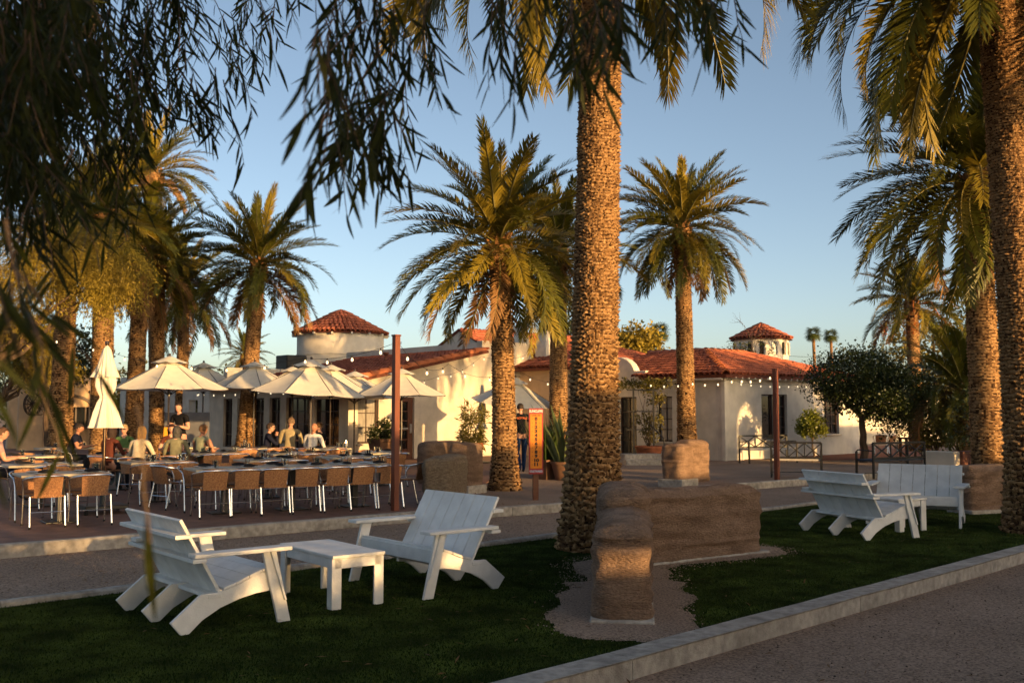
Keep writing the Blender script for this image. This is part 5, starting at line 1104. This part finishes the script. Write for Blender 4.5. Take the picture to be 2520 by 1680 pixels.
# ================================================================== people
SKINS = {'fair': mat('skin_fair',(.52,.28,.19),.5,.06,9,spec=.3), 'tan': mat('skin_tan',(.38,.18,.11),.5,.06,9,spec=.3)}
def cloth(name, c): return mat('cloth_'+name, c, .9, .12, 14, bump=.15, bscale=30, spec=.1)
def skin_mesh(J, edges, rad):
    me = bpy.data.meshes.new('sk'); ks = list(J); me.from_pydata([tuple(J[k]) for k in ks], [(ks.index(a),ks.index(c)) for a,c in edges], [])
    o = bpy.data.objects.new('sk', me); COL.objects.link(o); md = o.modifiers.new('s','SKIN'); md.use_smooth_shade = True; md.branch_smoothing = .6
    for i, k in enumerate(ks):
        r = rad[k]; me.skin_vertices[0].data[i].radius = r if isinstance(r, tuple) else (r,r); me.skin_vertices[0].data[i].use_root = (k == 'pelvis')
    sd = o.modifiers.new('u','SUBSURF'); sd.levels = 2; sd.render_levels = 2
    bpy.context.view_layer.update(); out = bpy.data.meshes.new_from_object(o.evaluated_get(bpy.context.evaluated_depsgraph_get())); bpy.data.objects.remove(o); bpy.data.meshes.remove(me); return out
def head_mesh(c, yaw, pitch, sc):
    """a head with brow, nose, chin and ears, in body space"""
    V = []; F = []; nu, nv = 20, 16
    M = Matrix.Rotation(yaw,3,'Z')@Matrix.Rotation(pitch,3,'X')
    for j in range(nv+1):
        th = math.pi*j/nv
        for i in range(nu):
            ph = 2*math.pi*i/nu; x, y, z = math.sin(th)*math.sin(ph), math.sin(th)*math.cos(ph), math.cos(th)
            px, py, pz = x*.075, y*.095, z*.110
            if z < 0: px *= 1+.30*z; py *= 1+.12*z if y > 0 else 1+.35*z
            f = max(0,y)
            py += .022*math.exp(-((x/.16)**2+((z+.12)/.20)**2))*(y > .3)          # nose
            py += .006*math.exp(-((x/.5)**2+((z-.18)/.12)**2))*(y > .2)             # brow
            py -= .010*math.exp(-(((abs(x)-.36)/.16)**2+((z-.02)/.12)**2))*(y > .2) # eye sockets
            py += .010*math.exp(-((x/.35)**2+((z+.85)/.2)**2))*(y > .0)             # chin
            px += (.016 if x > 0 else -.016)*math.exp(-(((abs(x)-1)/.12)**2+((y+.05)/.16)**2+((z+.05)/.28)**2)) # ears
            V.append(Vector(c)+M@Vector((px,py,pz))*sc)
    for j in range(nv):
        for i in range(nu): F.append((j*nu+i,(j+1)*nu+i,(j+1)*nu+(i+1)%nu,j*nu+(i+1)%nu))
    return V, F, M
def person(label, loc, face, pose='sit', shirt='navy', sleeves='short', skin='fair', hair=('short',(.05,.03,.02)), legs='dark', yaw=0.0, pitch=0.0, arms='table', sc=1.0, lean=.05, glasses=None, female=False, hood=False, extra=None):
    t = thing('person', label, 'person', loc, math.atan2(-face[0],face[1]), 'people on the patio')
    J = {}; E = []; R = {}
    sit = pose == 'sit'; pz = .52 if sit else .94; L_ = lean
    def add(k, p, r, par=None): J[k] = Vector(p); R[k] = r; (E.append((par,k)) if par else None)
    add('pelvis',(0,-.02 if sit else 0,pz),(.150,.115)); add('waist',(0,-.02+L_*.25,pz+.17),(.135,.10),'pelvis'); add('chest',(0,L_*.7,pz+.38),(.165,.115),'waist'); add('collar',(0,L_,pz+.50),(.10,.075),'chest'); add('neck',(0,L_+.01,pz+.55),.054,'collar'); add('skull',(0,L_+.03,pz+.605),.052,'neck')
    sh = .175 if not female else .16
    for s, n in ((-1,'l'),(1,'r')):
        S = Vector((s*sh,L_-.01,pz+.475)); add('sh'+n,S,.066 if not female else .058,'collar')
        if arms == 'table': el = Vector((s*.25,L_+.08,pz+.22)); wr = Vector((s*.14,L_+.30,pz+.26))
        elif arms == 'chin': el = Vector((s*.20,L_+.20,pz+.26)); wr = Vector((s*.06,L_+.20,pz+.48))
        elif arms == 'tray': el = Vector((s*.25,L_+.0,pz+.20)); wr = Vector((s*.08 if s > 0 else -.16,L_+.24,pz+.26))
        elif arms == 'walk': el = Vector((s*.25,L_-.06*s,pz+.19)); wr = Vector((s*.25,L_+.06-.12*s,pz-.06))
        else: el = Vector((s*.25,L_-.03,pz+.19)); wr = Vector((s*.24,L_+.10,pz-.03))
        mid = (S+el)/2; add('um'+n,mid+Vector((s*.005,0,0)),.054 if not female else .045,'sh'+n); add('el'+n,el,.043 if not female else .038,'um'+n); add('fm'+n,(el*2+wr)/3,.042 if not female else .036,'el'+n); add('wr'+n,wr,.027,'fm'+n)
        d = (wr-el).normalized(); side = d.cross(Vector((0,0,1))).normalized()*s; dn = d.cross(side).normalized()
        pm = wr+d*.055; add('pm'+n,pm,(.034,.020),'wr'+n)
        for i in range(4):
            b0 = pm+d*.035+side*(.027-.018*i); ln = (.030,.036,.034,.026)[i]; add('f%d%s'%(i,n),b0,.0088,'pm'+n); add('g%d%s'%(i,n),b0+d*ln+Z*-.008,.0082,'f%d%s'%(i,n)); add('h%d%s'%(i,n),b0+d*ln*1.6+Z*-.028,.007,'g%d%s'%(i,n))
        tb = wr+d*.03+side*-.036*s*s; add('t0'+n,tb,.010,'wr'+n); add('t1'+n,tb+d*.035-side*.012-Z*.008,.0085,'t0'+n)
        if sit: hp = (s*.10,.03,pz-.02); kn = (s*.12,.44,pz); an = (s*.12,.40,.10); to = (s*.13,.54,.035)
        elif pose == 'walk': hp = (s*.09,0,pz-.06); kn = (s*.10,.12 if s > 0 else -.02,.50); an = (s*.10,.16 if s > 0 else -.30,.09 if s > 0 else .14); to = (s*.11,.30 if s > 0 else -.17,.035 if s > 0 else .05)
        else: hp = (s*.09,0,pz-.06); kn = (s*.10,.03,.50); an = (s*.105,-.03,.09); to = (s*.12,.13,.035)
        hp, kn, an, to = map(Vector,(hp,kn,an,to)); add('hp'+n,hp,.098 if sit else .100,'pelvis'); add('th'+n,(hp+kn)/2,.082,'hp'+n); add('kn'+n,kn,.060,'th'+n); add('cf'+n,kn.lerp(an,.35),.058,'kn'+n); add('an'+n,an,.040,'cf'+n); add('to'+n,to,(.042,.03),'an'+n)
    me = skin_mesh(J, E, R)
    hc = J['skull']+Vector((0,.018,.075)); HV, HF, HM = head_mesh(hc, yaw, pitch, 1.0)
    sk = SKINS[skin]; CS = CLOTH[shirt]; CL = CLOTH[legs]; shoe = FOOT
    nb = len(me.vertices); cos = np.empty(nb*3,dtype=np.float32); me.vertices.foreach_get('co',cos); cos = cos.reshape(-1,3)
    polys = [tuple(p.vertices) for p in me.polygons]; cen = np.array([cos[list(p)].mean(0) for p in polys])
    segs = []; zone = []
    def zn(a, c, z): segs.append((np.array(J[a]),np.array(J[c]))); zone.append(z)
    for a, c in E:
        k = c[:-1] if c[-1] in 'lr' and c not in ('collar','skull','pelvis') else c
        z = 1
        if c in ('neck','skull'): z = 0
        elif k in ('um','sh'): z = 0 if (sleeves == 'none' and k == 'um') else 1
        elif k == 'el': z = 1 if sleeves == 'long' else 0
        elif k == 'fm': z = 1 if sleeves == 'long' else 0
        elif k == 'wr': z = 1 if sleeves == 'long' else 0
        elif k[0] in 'fght' and k != 'th' and k != 'to' : z = 0
        elif k == 'pm': z = 0
        elif k in ('hp','th','kn','cf','an'): z = 2
        elif k == 'to': z = 3
        zn(a,c,z)
    D = []
    for a, c in segs:
        ab = c-a; q = np.clip(((cen-a)@ab)/max(1e-9,ab@ab),0,1); D.append(np.linalg.norm(cen-a-q[:,None]*ab,axis=1))
    mi = [zone[i] for i in np.argmin(np.array(D),axis=0)]
    V = [tuple(v) for v in cos]+[tuple(v) for v in HV]; Fc = polys+[tuple(i+nb for i in f) for f in HF]; mi += [0]*len(HF)
    m2 = bpy.data.meshes.new('body'); m2.from_pydata(V,[],Fc)
    for m in (sk,CS,CL,shoe): m2.materials.append(m)
    m2.polygons.foreach_set('material_index',mi); m2.polygons.foreach_set('use_smooth',[True]*len(Fc)); m2.update(); bpy.data.meshes.remove(me)
    mesh_obj('body', m2, t); t.scale = (sc,sc,sc)
    # hair: a shell over the skull
    hs, hcol = hair
    if hs != 'none':
        HMt = mat('hair_%.3f_%.3f'%(hcol[0],hcol[1]), hcol, .6, .35, 20, bump=.5, bscale=60, stretch=(3,3,1)); V = []; nu, nv = 24, 12; lo = {'short':-.25,'long':-1.35,'bun':-.3,'hood':-.9}[hs]; b = MB()
        for j in range(nv+1):
            f = j/nv
            for i in range(nu):
                ph = 2*math.pi*i/nu; cf = math.cos(ph)
                zl = .42 if cf > .45 else (lo if cf < .2 else lo+(.42-lo)*(cf-.2)/.25)
                z = 1.08+(zl-1.08)*f; rr = math.sqrt(max(.004,1-min(1,abs(z)/1.085)**2.6)) if z > 0 else 1.0-.10*abs(z)
                w_ = 1.10+.05*math.sin(ph*5+j)+.03*math.sin(ph*11+j*2.3)+(.12 if hs == 'long' and z < 0 else 0); V.append(hc+HM@Vector((math.sin(ph)*.076*rr*w_,math.cos(ph)*.097*rr*w_*(1.0 if cf < 0 else .98)-.006,z*.108+.003)))
        b.add(V,[(j*nu+i,(j+1)*nu+i,(j+1)*nu+(i+1)%nu,j*nu+(i+1)%nu) for j in range(nv) for i in range(nu)]+[tuple(range(nu))]); b.build('hair', HMt, t, smooth=True)
        if hs == 'bun': b = MB(); b.lathe([(.005,-.03),(.035,-.01),(.035,.015),(.005,.035)],10,hc+HM@Vector((0,-.10,.06))); b.build('hair_bun', HMt, t, smooth=True)
    eb = MB()
    for s in (-1,1): eb.lathe([(.001,-.008),(.010,0),(.001,.008)],8,hc+HM@Vector((s*.030,.083,.004)))
    eb.build('eyes', mat('eye_dark',(.02,.015,.012),.2,.1,5,spec=.6), t); mb = MB(); mb.box(hc+HM@Vector((0,.091,-.062)),(.042,.008,.009),m=HM); mb.build('mouth', mat('lips',(.30,.09,.07),.5,.1,5), t)
    if glasses:
        b = MB()
        for s in (-1,1): b.box(hc+HM@Vector((s*.034,.103,.008)),(.052,.008,.034),m=HM); b.box(hc+HM@Vector((s*.072,.05,.012)),(.005,.10,.008),m=HM)
        b.box(hc+HM@Vector((0,.105,.014)),(.02,.006,.006),m=HM); b.build('sunglasses' if glasses == 'sun' else 'spectacles', IRON, t)
    if extra: extra(t, J, CS)
    return t
CLOTH = {n: cloth(n,c) for n, c in {'navy':(.012,.014,.03),'black':(.010,.010,.012),'cream':(.55,.47,.34),'olive':(.20,.19,.12),'sage':(.25,.26,.17),'khaki':(.33,.27,.16),'white':(.62,.60,.57),'green':(.07,.13,.05),'pink':(.38,.24,.22),'dark':(.02,.02,.025),'jeans':(.035,.07,.16),'maroon':(.10,.03,.02)}.items()}
def sp(px, d): p = A(px,945,d); return (p.x,p.y,.02)
FA = lambda a: (math.sin(R_(a)), math.cos(R_(a)))     # facing: 0 = away from camera, 90 = right
def apron(t, J, CS):
    b = MB(); b.prism([(-.07,0),(.07,0),(.085,-.34),(-.05,-.36)], J['wrr']+Vector((.02,.06,-.02)), (.9,.43,0), Z, (-.43,.9,0), .03); b.build('folded_cloth', cloth('ochre',(.60,.28,.03)), t, bev=.01, seg=2)
    b = MB(); b.box(J['wrl'].lerp(J['wrr'],.5)+Vector((0,.08,.0)),(.16,.22,.02)); b.build('order_pad', IRON, t)
person('waiter in a black t-shirt standing by the tables with an ochre cloth in hand', sp(416,23), FA(200), 'stand', 'black', arms='tray', legs='black', hair=('short',(.03,.02,.015)), extra=apron, yaw=.3)
def tee(t, J, CS): text_obj('shirt_lettering', 'LOYALL', .075, mat('shirt_print',(.65,.16,.06),.8,.1,9), t, Matrix.Translation((0,J['chest'].y-.165,J['chest'].z+.045))@Matrix.Rotation(math.pi/2,4,'X'), .001)
person('man in black t-shirt and jeans walking behind the leaning palm', sp(1197,24.9), FA(-12), 'walk', 'black', arms='walk', legs='jeans', hair=('short',(.03,.02,.015)), extra=tee)
def seated(label, px, d, face, **k):
    d *= 1.05; k.setdefault('sc',.96); p = sp(px,d); f = FA(face); chair((p[0]+f[0]*-.02,p[1]+f[1]*-.02), f, 'rattan chair under the '+label.split(' sitting')[0], 'rattan chairs in use', .01); return person(label, p, f, 'sit', **k)
seated('woman in dark sunglasses and green print shirt sitting facing the lawn', 289,20.2,175, shirt='green', glasses='sun', hair=('short',(.33,.22,.10)), female=True)
seated('blond woman in cream jumper sitting with her back to the lawn', 318,17.6,8, shirt='cream', sleeves='long', hair=('long',(.30,.17,.055)), female=True, lean=.10)
seated('person in olive top with grey hair sitting back to the lawn', 405,18.2,-5, shirt='olive', sleeves='long', hair=('long',(.06,.055,.05)), female=True)
seated('dark haired woman sitting under the first umbrella facing the lawn', 396,20.6,165, shirt='maroon', hair=('long',(.04,.015,.01)), female=True, arms='table')
seated('man in sleeveless sage top sitting back to the lawn', 461,19.6,25, shirt='sage', sleeves='none', skin='tan', hair=('short',(.13,.065,.025)))
seated('man in navy t-shirt sitting hunched in profile', 158,21.6,80, shirt='navy', hair=('short',(.03,.02,.015)), lean=.20, pitch=-.25, skin='tan')
seated('dark haired person sitting in shade beside the folded umbrella', 252,18.3,20, shirt='maroon', hair=('long',(.03,.015,.01)), female=True, sleeves='long')
seated('man with glasses and dark jacket sitting chin on hands', 613,22.3,75, shirt='navy', sleeves='long', glasses='clear', arms='chin', hair=('short',(.05,.03,.02)))
seated('man in khaki jacket sitting with his broad back to the lawn', 667,22.6,-3, shirt='khaki', sleeves='long', hair=('short',(.16,.10,.06)), sc=1.06)
seated('bald man in white shirt sitting with back to the lawn', 718,22.0,15, shirt='white', sleeves='long', hair=('none',(0,0,0)), skin='tan')
seated('woman with tied up hair sitting by the candle', 739,23.2,-60, shirt='black', hair=('bun',(.12,.06,.02)), female=True, pitch=-.2)
seated('person in pinkish shirt sitting under the mesquite', -6,16.2,60, shirt='pink', hair=('short',(.10,.05,.03)))
# ================================================================== background bits
ad = thing('adobe_house', 'old adobe house with wooden arch at the left end of the patio', 'building', A(120,945,42)-Z*EYE)
o = A(20,945,41)-Z*EYE; o2 = A(214,945,43)-Z*EYE; exv = (o2-o); La = exv.length; exv.normalize(); nv_ = Vector((exv.y,-exv.x,0))
topf = lambda a: 2.72 if a < La*.55 else (3.05 if a < La*.7 else 3.4)
wall(ad, o, exv, La, 3, nv_, [(La*.42,La*.95,.9,1.75)], m=ADOBE, top=lambda a: 2.75+.65*min(1,max(0,(a/La-.45)*2.2)), th=.4)
b = MB(); n = 14; cx_ = La*.68; pl = [(cx_-1.05*math.cos(math.pi*i/n)*1.0, 1.75+.55*math.sin(math.pi*i/n)) for i in range(n+1)]; pl += [(cx_+.92*math.cos(math.pi*i/n), 1.75+.42*math.sin(math.pi*i/n)) for i in range(n+1)]
b.prism(pl, o+nv_*.02, exv, Z, nv_, .12); b.build('wooden_arch', FRAME, ad, world=True)
b = MB(); b.box(o+exv*(La*.685)-nv_*.3+Z*1.32,(La*.53,.05,.86),m=Matrix((exv,nv_,Z)).transposed()); b.build('dark_glazing', PANE, ad, world=True)
for f in (.45,.56,.68,.80,.92): b = MB(); b.box(o+exv*(La*f)-nv_*.2+Z*1.32,(.07,.07,.86),m=Matrix((exv,nv_,Z)).transposed()); b.build('window_post', FRAME, ad, world=True)
b = MB(); b.box(o+exv*(La*.68)+nv_*.12+Z*.86,(La*.55,.4,.08),m=Matrix((exv,nv_,Z)).transposed()); b.build('counter', WOOD, ad, bev=.01, world=True)
pw = A(88,945,39.2); pier = thing('adobe_pier', 'sunlit adobe pier carrying the wagon wheels', 'pier', (pw.x-.55,pw.y+.5,0)); b = MB(); b.box((0,0,1.15),(.9,.8,2.5),rz=.5); b.build('pier_block', ADOBE, pier, bev=.05, seg=2)
WHEEL = mat('weathered_wood', (.06,.04,.028), .85, .3, 12); WHEEL2 = mat('sun_bleached_wood', (.24,.16,.09), .85, .3, 12)
def wagon_wheel(px, d, rz, m, label):
    p = A(px,928,d); t = thing('wagon_wheel', label, 'wheel', (p.x,p.y,p.z), rz, 'wagon wheels'); N_ = 28; Rr = .42
    b = MB(); V = []; pr = [(Rr-.035,-.035),(Rr+.025,-.035),(Rr+.025,.035),(Rr-.035,.035)]
    for i in range(N_): a = 2*math.pi*i/N_; V += [(math.cos(a)*r,y,math.sin(a)*r) for r,y in pr]
    b.add(V,[(i*4+j,i*4+(j+1)%4,((i+1)%N_)*4+(j+1)%4,((i+1)%N_)*4+j) for i in range(N_) for j in range(4)]); b.build('rim', m, t)
    b = MB(); b.tube([(0,-.09,0),(0,.09,0)],.075,12); b.build('hub', m, t)
    for i in range(12): a = 2*math.pi*i/12; b = MB(); b.tube([(math.cos(a)*.06,0,math.sin(a)*.06),(math.cos(a)*Rr*.95,0,math.sin(a)*Rr*.95)],[.024,.018],6); b.build('spoke', m, t)
wagon_wheel(75,38.3,1.25,WHEEL,'dark wagon wheel turned edge-on on the adobe pier'); wagon_wheel(89,38.5,.72,WHEEL2,'sun-bleached wagon wheel beside the dark one')
scr = thing('service_screen', 'grey service screen with white base behind the waiter', 'screen', sp(430,28)); p = Vector(scr.location)
b = MB(); b.box((p.x,p.y,1.1),(1.25,.08,.85)); b.build('grey_panel', mat('grey_board',(.13,.13,.14),.7,.1,5), scr, bev=.01, world=True); b = MB(); b.box((p.x,p.y,.34),(1.2,.3,.66)); b.build('white_base', STUW, scr, bev=.01, world=True)
pb = thing('planter_wall', 'pale plastered planter wall with a sunlit patch in front of the shrubs', 'planter', G(2165,1085)); o = G(2129,1083); q = G(2202,1087); b = MB(); b.bar(o+Z*.25,q+Z*.25,.35,.58); b.build('plaster_wall', STUC, pb, bev=.015, world=True)
b = MB(); b.bar(q+Vector((.02,.1,.25)),q+Vector((1.6,1.2,.25)),.3,.6); b.build('brick_wall', mat('dull_brick',(.16,.07,.045),.9,.3,14,bump=.5,bscale=30), pb, bev=.01, world=True)
an = thing('white_annex', 'small white annex with a dark window seen under the citrus tree', 'building', A(2075,945,48)-Z*EYE); o = Vector(an.location); wall(an, o-Vector((2.2,0,0)), (1,.1,0), 4.6, 2.1, (.1,-1,0), [(3.6,4.3,.9,1.7)], m=STUW); window(an, o-Vector((2.2,0,0)), (1,.1,0), (.1,-1,0), 3.6,4.3,.9,1.7,1,1)
slab('brick_terrace', [(8.8,31.6),(16,33.5),(18,46),(9.5,40)], .012, -.2, mat('red_terrace',(.26,.095,.05),.9,.2,8,bump=.3,bscale=40))
for i, (px, a) in enumerate(((2020,20),(2036,-30))): chair(A(px,945,36)-Z*EYE, FA(a), 'pale wicker chair standing beneath the citrus crown', 'chairs under the citrus tree')
wt = thing('wooden_table', 'dark wooden table beside the fruiting palm trunk', 'table', A(2098,945,31)-Z*EYE); b = MB(); b.box((0,0,.73),(.8,.6,.05)); b.build('table_top', WOOD, wt, bev=.008)
for sx in (-1,1):
    for sy in (-1,1): b = MB(); b.box((sx*.34,sy*.24,.35),(.07,.07,.72)); b.build('leg', WOOD, wt)
wt = thing('wooden_stool', 'orange brown wooden stool beyond the broad earth wall', 'stool', A(2306,945,22)-Z*EYE); b = MB(); b.box((0,0,.62),(.42,.36,.05)); b.build('seat', mat('orange_wood',(.28,.10,.03),.6,.2,6), wt, bev=.008); ow = MATS['orange_wood']
for sx in (-1,1):
    for sy in (-1,1): b = MB(); b.bar((sx*.19,sy*.16,0),(sx*.16,sy*.13,.60),.05,.05,up=(0,1,0)); b.build('leg', ow, wt)
b = MB(); b.box((0,.17,.95),(.40,.03,.16)); b.bar((-.17,.17,.6),(-.17,.17,1.0),.04,.03,up=(0,1,0)); b.bar((.17,.17,.6),(.17,.17,1.0),.04,.03,up=(0,1,0)); b.build('backrest', ow, wt)
fx = thing('far_house', 'brown far house with a small window between the right hand palms', 'building', A(2330,945,55)-Z*EYE); o = Vector(fx.location); wall(fx, o-Vector((1.5,0,0)), (1,0,0), 6, 5.4, (0,-1,0), [(1.2,1.9,3.4,4.3)], m=ADOBE); window(fx, o-Vector((1.5,0,0)), (1,0,0), (0,-1,0), 1.2,1.9,3.4,4.3,1,2)
# parked cars
PAINT = [mat('car_paint_dark',(.012,.014,.018),.25,.05,3,spec=.6,coat=.6), mat('car_paint_silver',(.35,.36,.38),.3,.05,3,spec=.6,coat=.6)]
def car(label, p, rz, m):
    t = thing('parked_car', label, 'car', p, rz, 'cars parked beyond the patio'); X = Vector((1,0,0)); L = 4.5
    pr = [(-2.2,.35),(-2.25,.75),(-2.1,1.0),(-1.9,1.62),(-1.5,1.72),(.2,1.70),(.95,1.10),(2.0,.98),(2.25,.75),(2.25,.35)]
    b = MB(); b.prism(pr,(0,0,0),X,Z,Vector((0,1,0)),1.75); b.build('body', m, t, bev=.06, seg=2)
    for s in (-1,1): b = MB(); b.prism([(-1.8,1.1),(-1.62,1.58),(.12,1.56),(.7,1.1)],(0,s*.885,0),X,Z,Vector((0,1,0)),.02); b.build('side_window', PANE, t)
    b = MB(); b.box((-2.02,0,1.33),(.03,1.4,.46),m=Matrix.Rotation(-.3,3,'Y')@Matrix.Identity(3)); b.build('rear_window', PANE, t); b = MB(); b.box((.62,0,1.42),(.03,1.45,.8),m=Matrix.Rotation(-.9,3,'Y')); b.build('windscreen', PANE, t)
    for x in (-1.4,1.4):
        for s in (-1,1): b = MB(); b.tube([(x,s*.68,.34),(x,s*.90,.34)],.34,20); w_ = b.build('wheel', FOOT, t, smooth=True); b = MB(); b.tube([(x,s*.89,.34),(x,s*.915,.34)],.21,14); b.build('rim', ALU, w_)
    for s in (-1,1): b = MB(); b.box((2.24,s*.65,.78),(.06,.35,.14)); b.build('headlight', PLATE, t, bev=.02); b = MB(); b.box((-2.23,s*.72,.95),(.06,.16,.3)); b.build('tail_light', SGR, t, bev=.01)
car('dark sport utility car parked behind the folded umbrella', A(290,945,47)-Z*EYE, -1.2, PAINT[0]); car('dark car parked behind the palm row near the waiter', A(395,945,52)-Z*EYE, -1.3, PAINT[0]); car('silver car parked at the far end of the restaurant', A(500,945,55)-Z*EYE, -1.4, PAINT[1])
# overhead wires and pole
p = A(274,850,95); t = thing('utility_pole', 'far wooden utility pole beyond the patio palms', 'utility pole', (p.x,p.y,0)); b = MB(); b.tube([(0,0,0),(0,0,p.z)],[.16,.11],8); b.build('pole', BARK, t); b = MB(); b.bar((-.9,0,p.z-.25),(.9,0,p.z-.25),.1,.1); b.build('crossarm', BARK, t)
for i, (pts) in enumerate([[(-300,800,90),(274,856,95),(690,852,100),(1100,840,110)],[(-300,780,90),(274,846,95),(690,838,100),(1100,820,110)],[(1420,812,100),(1690,803,100),(1990,812,100),(2500,790,100)]]):
    b = MB(); P_ = [A(*q) for q in pts]; full = []
    for a, c in zip(P_[:-1],P_[1:]): full += [a.lerp(c,f/6)-Z*2.0*(f/6)*(1-f/6) for f in range(6)]
    b.tube(full+[P_[-1]],.018,4); tag(b.build('power_line', WIRE), ['lower overhead power line crossing behind the left palms','upper overhead power line crossing behind the left palms','overhead power line behind the slim round tower'][i], 'power line', kind='thing')
# ================================================================== the willow-leaved tree whose boughs hang into view
SUM = leafmat('willow_leaf', (.028,.034,.006), .40, .5, .4, .0, spec=.15, scale=3)
NL = 7; LV = []; LF = []
for i in range(NL):
    q = i/(NL-1); w = .062*math.sin(math.pi*min(1,q*.93+.035))**.8*(1-.25*q); zc_ = -.10*q*q; LV += [(q,w,zc_+w*.25),(q,0,zc_),(q,-w,zc_+w*.25)]
for i in range(NL-1): LF += [(i*3,i*3+1,i*3+4,i*3+3),(i*3+1,i*3+2,i*3+5,i*3+4)]
LEAF_ME = np_mesh('leaf', LV, LF, None, SUM, smooth=True)
TB = Vector((-3.4,1.3,0)); ft = thing('willow_leaved_tree', 'dark willow-leaved tree whose boughs hang across the upper left', 'tree', TB)
rgf = np.random.default_rng(17); LP = []; LM = []; tw = MB()
def twig_at(px, py, d, L, nleaf, ll, drift, rs):
    p0 = A(px,py,d); p = np.array(p0); dirv = np.array([drift+rs.normal(0,.35), rs.normal(0,.35), -1.0+rs.normal(0,.25)]); dirv /= np.linalg.norm(dirv); pts = [p]
    for i in range(5):
        dirv = dirv+np.array([rs.normal(0,.12)+drift*.05, rs.normal(0,.12), -.10]); dirv /= np.linalg.norm(dirv); p = p+dirv*L/5; pts.append(p)
    pts = np.array(pts); tw.tube([Vector(q) for q in pts],[.0022,.002,.0018,.0015,.0012,.0008],3,caps=False)
    for k in range(nleaf):
        f = (k+.6)/nleaf*5; i = min(4,int(f)); q = pts[i]+(pts[i+1]-pts[i])*(f-i); dd = pts[i+1]-pts[i]; dd /= np.linalg.norm(dd)
        sd = rs.normal(size=3); sd -= dd*(sd@dd); sd /= np.linalg.norm(sd); a = rs.uniform(.35,.95); v = dd*math.cos(a)+sd*math.sin(a)+np.array([0,0,-.25]); v /= np.linalg.norm(v)
        up = rs.normal(size=3)+np.array([0,-.3,.8]); y = np.cross(up,v); y /= np.linalg.norm(y); z = np.cross(v,y); s = ll*rs.uniform(.7,1.2); LP.append(q); LM.append(np.stack([v,y,z],axis=1)*s*np.array([1,rs.uniform(.75,1.1),rs.uniform(-.5,1.6)]))
def inpoly(x, y, poly):
    c = False
    for (x0,y0),(x1,y1) in zip(poly,poly[1:]+poly[:1]):
        if (y0 > y) != (y1 > y) and x < (x1-x0)*(y-y0)/(y1-y0)+x0: c = not c
    return c
Z1 = [(-80,-120),(690,-120),(665,20),(600,70),(560,150),(520,200),(430,215),(390,260),(300,300),(230,350),(120,390),(-80,470)]
Z1b = [(-80,-120),(430,-120),(400,60),(330,180),(220,250),(100,300),(-80,360)]
Z1c = [(-80,-120),(230,-120),(210,60),(160,180),(60,270),(-80,340)]
def fill(poly, n, dr, L, nl, ll, drift):
    xs_ = [p[0] for p in poly]; ys_ = [p[1] for p in poly]; k = 0
    while k < n:
        x, y = rgf.uniform(min(xs_),max(xs_)), rgf.uniform(min(ys_),max(ys_))
        if inpoly(x,y,poly): twig_at(x,y,rgf.uniform(*dr),rgf.uniform(*L),int(rgf.integers(*nl)),ll,drift,rgf); k += 1
fill(Z1, 210, (2.6,4.4), (.14,.26), (7,12), .082, .25)
fill(Z1b, 130, (2.3,4.2), (.14,.26), (8,13), .085, .25)
fill(Z1c, 200, (1.7,3.4), (.14,.24), (8,13), .085, .2)
fill([(-60,380),(120,330),(250,330),(330,300),(300,400),(150,480),(-60,560)], 26, (1.8,3.2), (.12,.24), (6,10), .08, .15)
fill([(690,-140),(1010,-140),(1000,60),(960,150),(900,210),(760,170),(720,80)], 40, (2.1,2.9), (.16,.30), (7,12), .088, .15)
fill([(760,170),(900,190),(880,300),(830,330),(770,300)], 24, (2.1,2.7), (.14,.24), (6,10), .09, .15)
fill([(700,60),(760,60),(760,330),(715,300)], 8, (1.25,1.6), (.12,.2), (4,6), .095, .1)
fill([(1000,-150),(1720,-150),(1690,-20),(1450,30),(1300,10),(1120,20)], 36, (1.9,2.9), (.14,.24), (6,10), .088, .1)
fill([(1280,-60),(1420,-60),(1420,30),(1300,40)], 11, (1.7,2.2), (.10,.2), (6,9), .09, .05)
fill([(-60,480),(30,480),(40,700),(0,1000),(-90,1350)], 6, (.75,1.15), (.10,.16), (4,7), .075, .25)
fill([(20,620),(150,600),(110,760),(20,800)], 3, (1.1,1.6), (.12,.2), (5,8), .08, .3)
fill([(290,930),(330,930),(330,960),(300,960)], 1, (.8,.85), (.10,.12), (2,3), .08, .05)
LP = np.array(LP); LM = np.array(LM)
order = np.argsort(np.linalg.norm(LP-np.array([0,0,EYE]),axis=1)/(1e-6+1.0)); vis = [i for i in order if -1.0 < LP[i][0]/LP[i][1]/.56 < 1.0]
big = set(vis[:300])
for i in big:
    o = mesh_obj('leaf', LEAF_ME, ft); M = Matrix(LM[i].tolist()).to_4x4(); M.translation = Vector(LP[i])-TB; o.matrix_local = M
rest_ = np.array([i for i in range(len(LP)) if i not in big]); V, F = scatter(np.array(LV), LF, LP[rest_], LM[rest_])
o = mesh_obj('foliage', np_mesh('foliage', V-np.array(TB), F, None, SUM, smooth=True), ft); o['kind'] = 'stuff'
o = tw.build('twigs', BARK, ft); o.location = -TB; o['kind'] = 'stuff'
b = MB(); top = Vector((.35,.5,2.6)); limb(b,(0,0,-.1),top,.16,.11,.1,8,10,3)
for i, (px,py,d) in enumerate(((120,-260,3.0),(380,-240,3.3),(600,-220,3.2),(850,-250,2.5),(1150,-260,2.4),(1500,-260,2.4),(40,60,3.0),(-150,300,1.6))): limb(b, top, A(px,py,d)-TB, .05, .012, .12, 8, 7, 40+i)
b.build('trunk', BARK, ft, smooth=True)
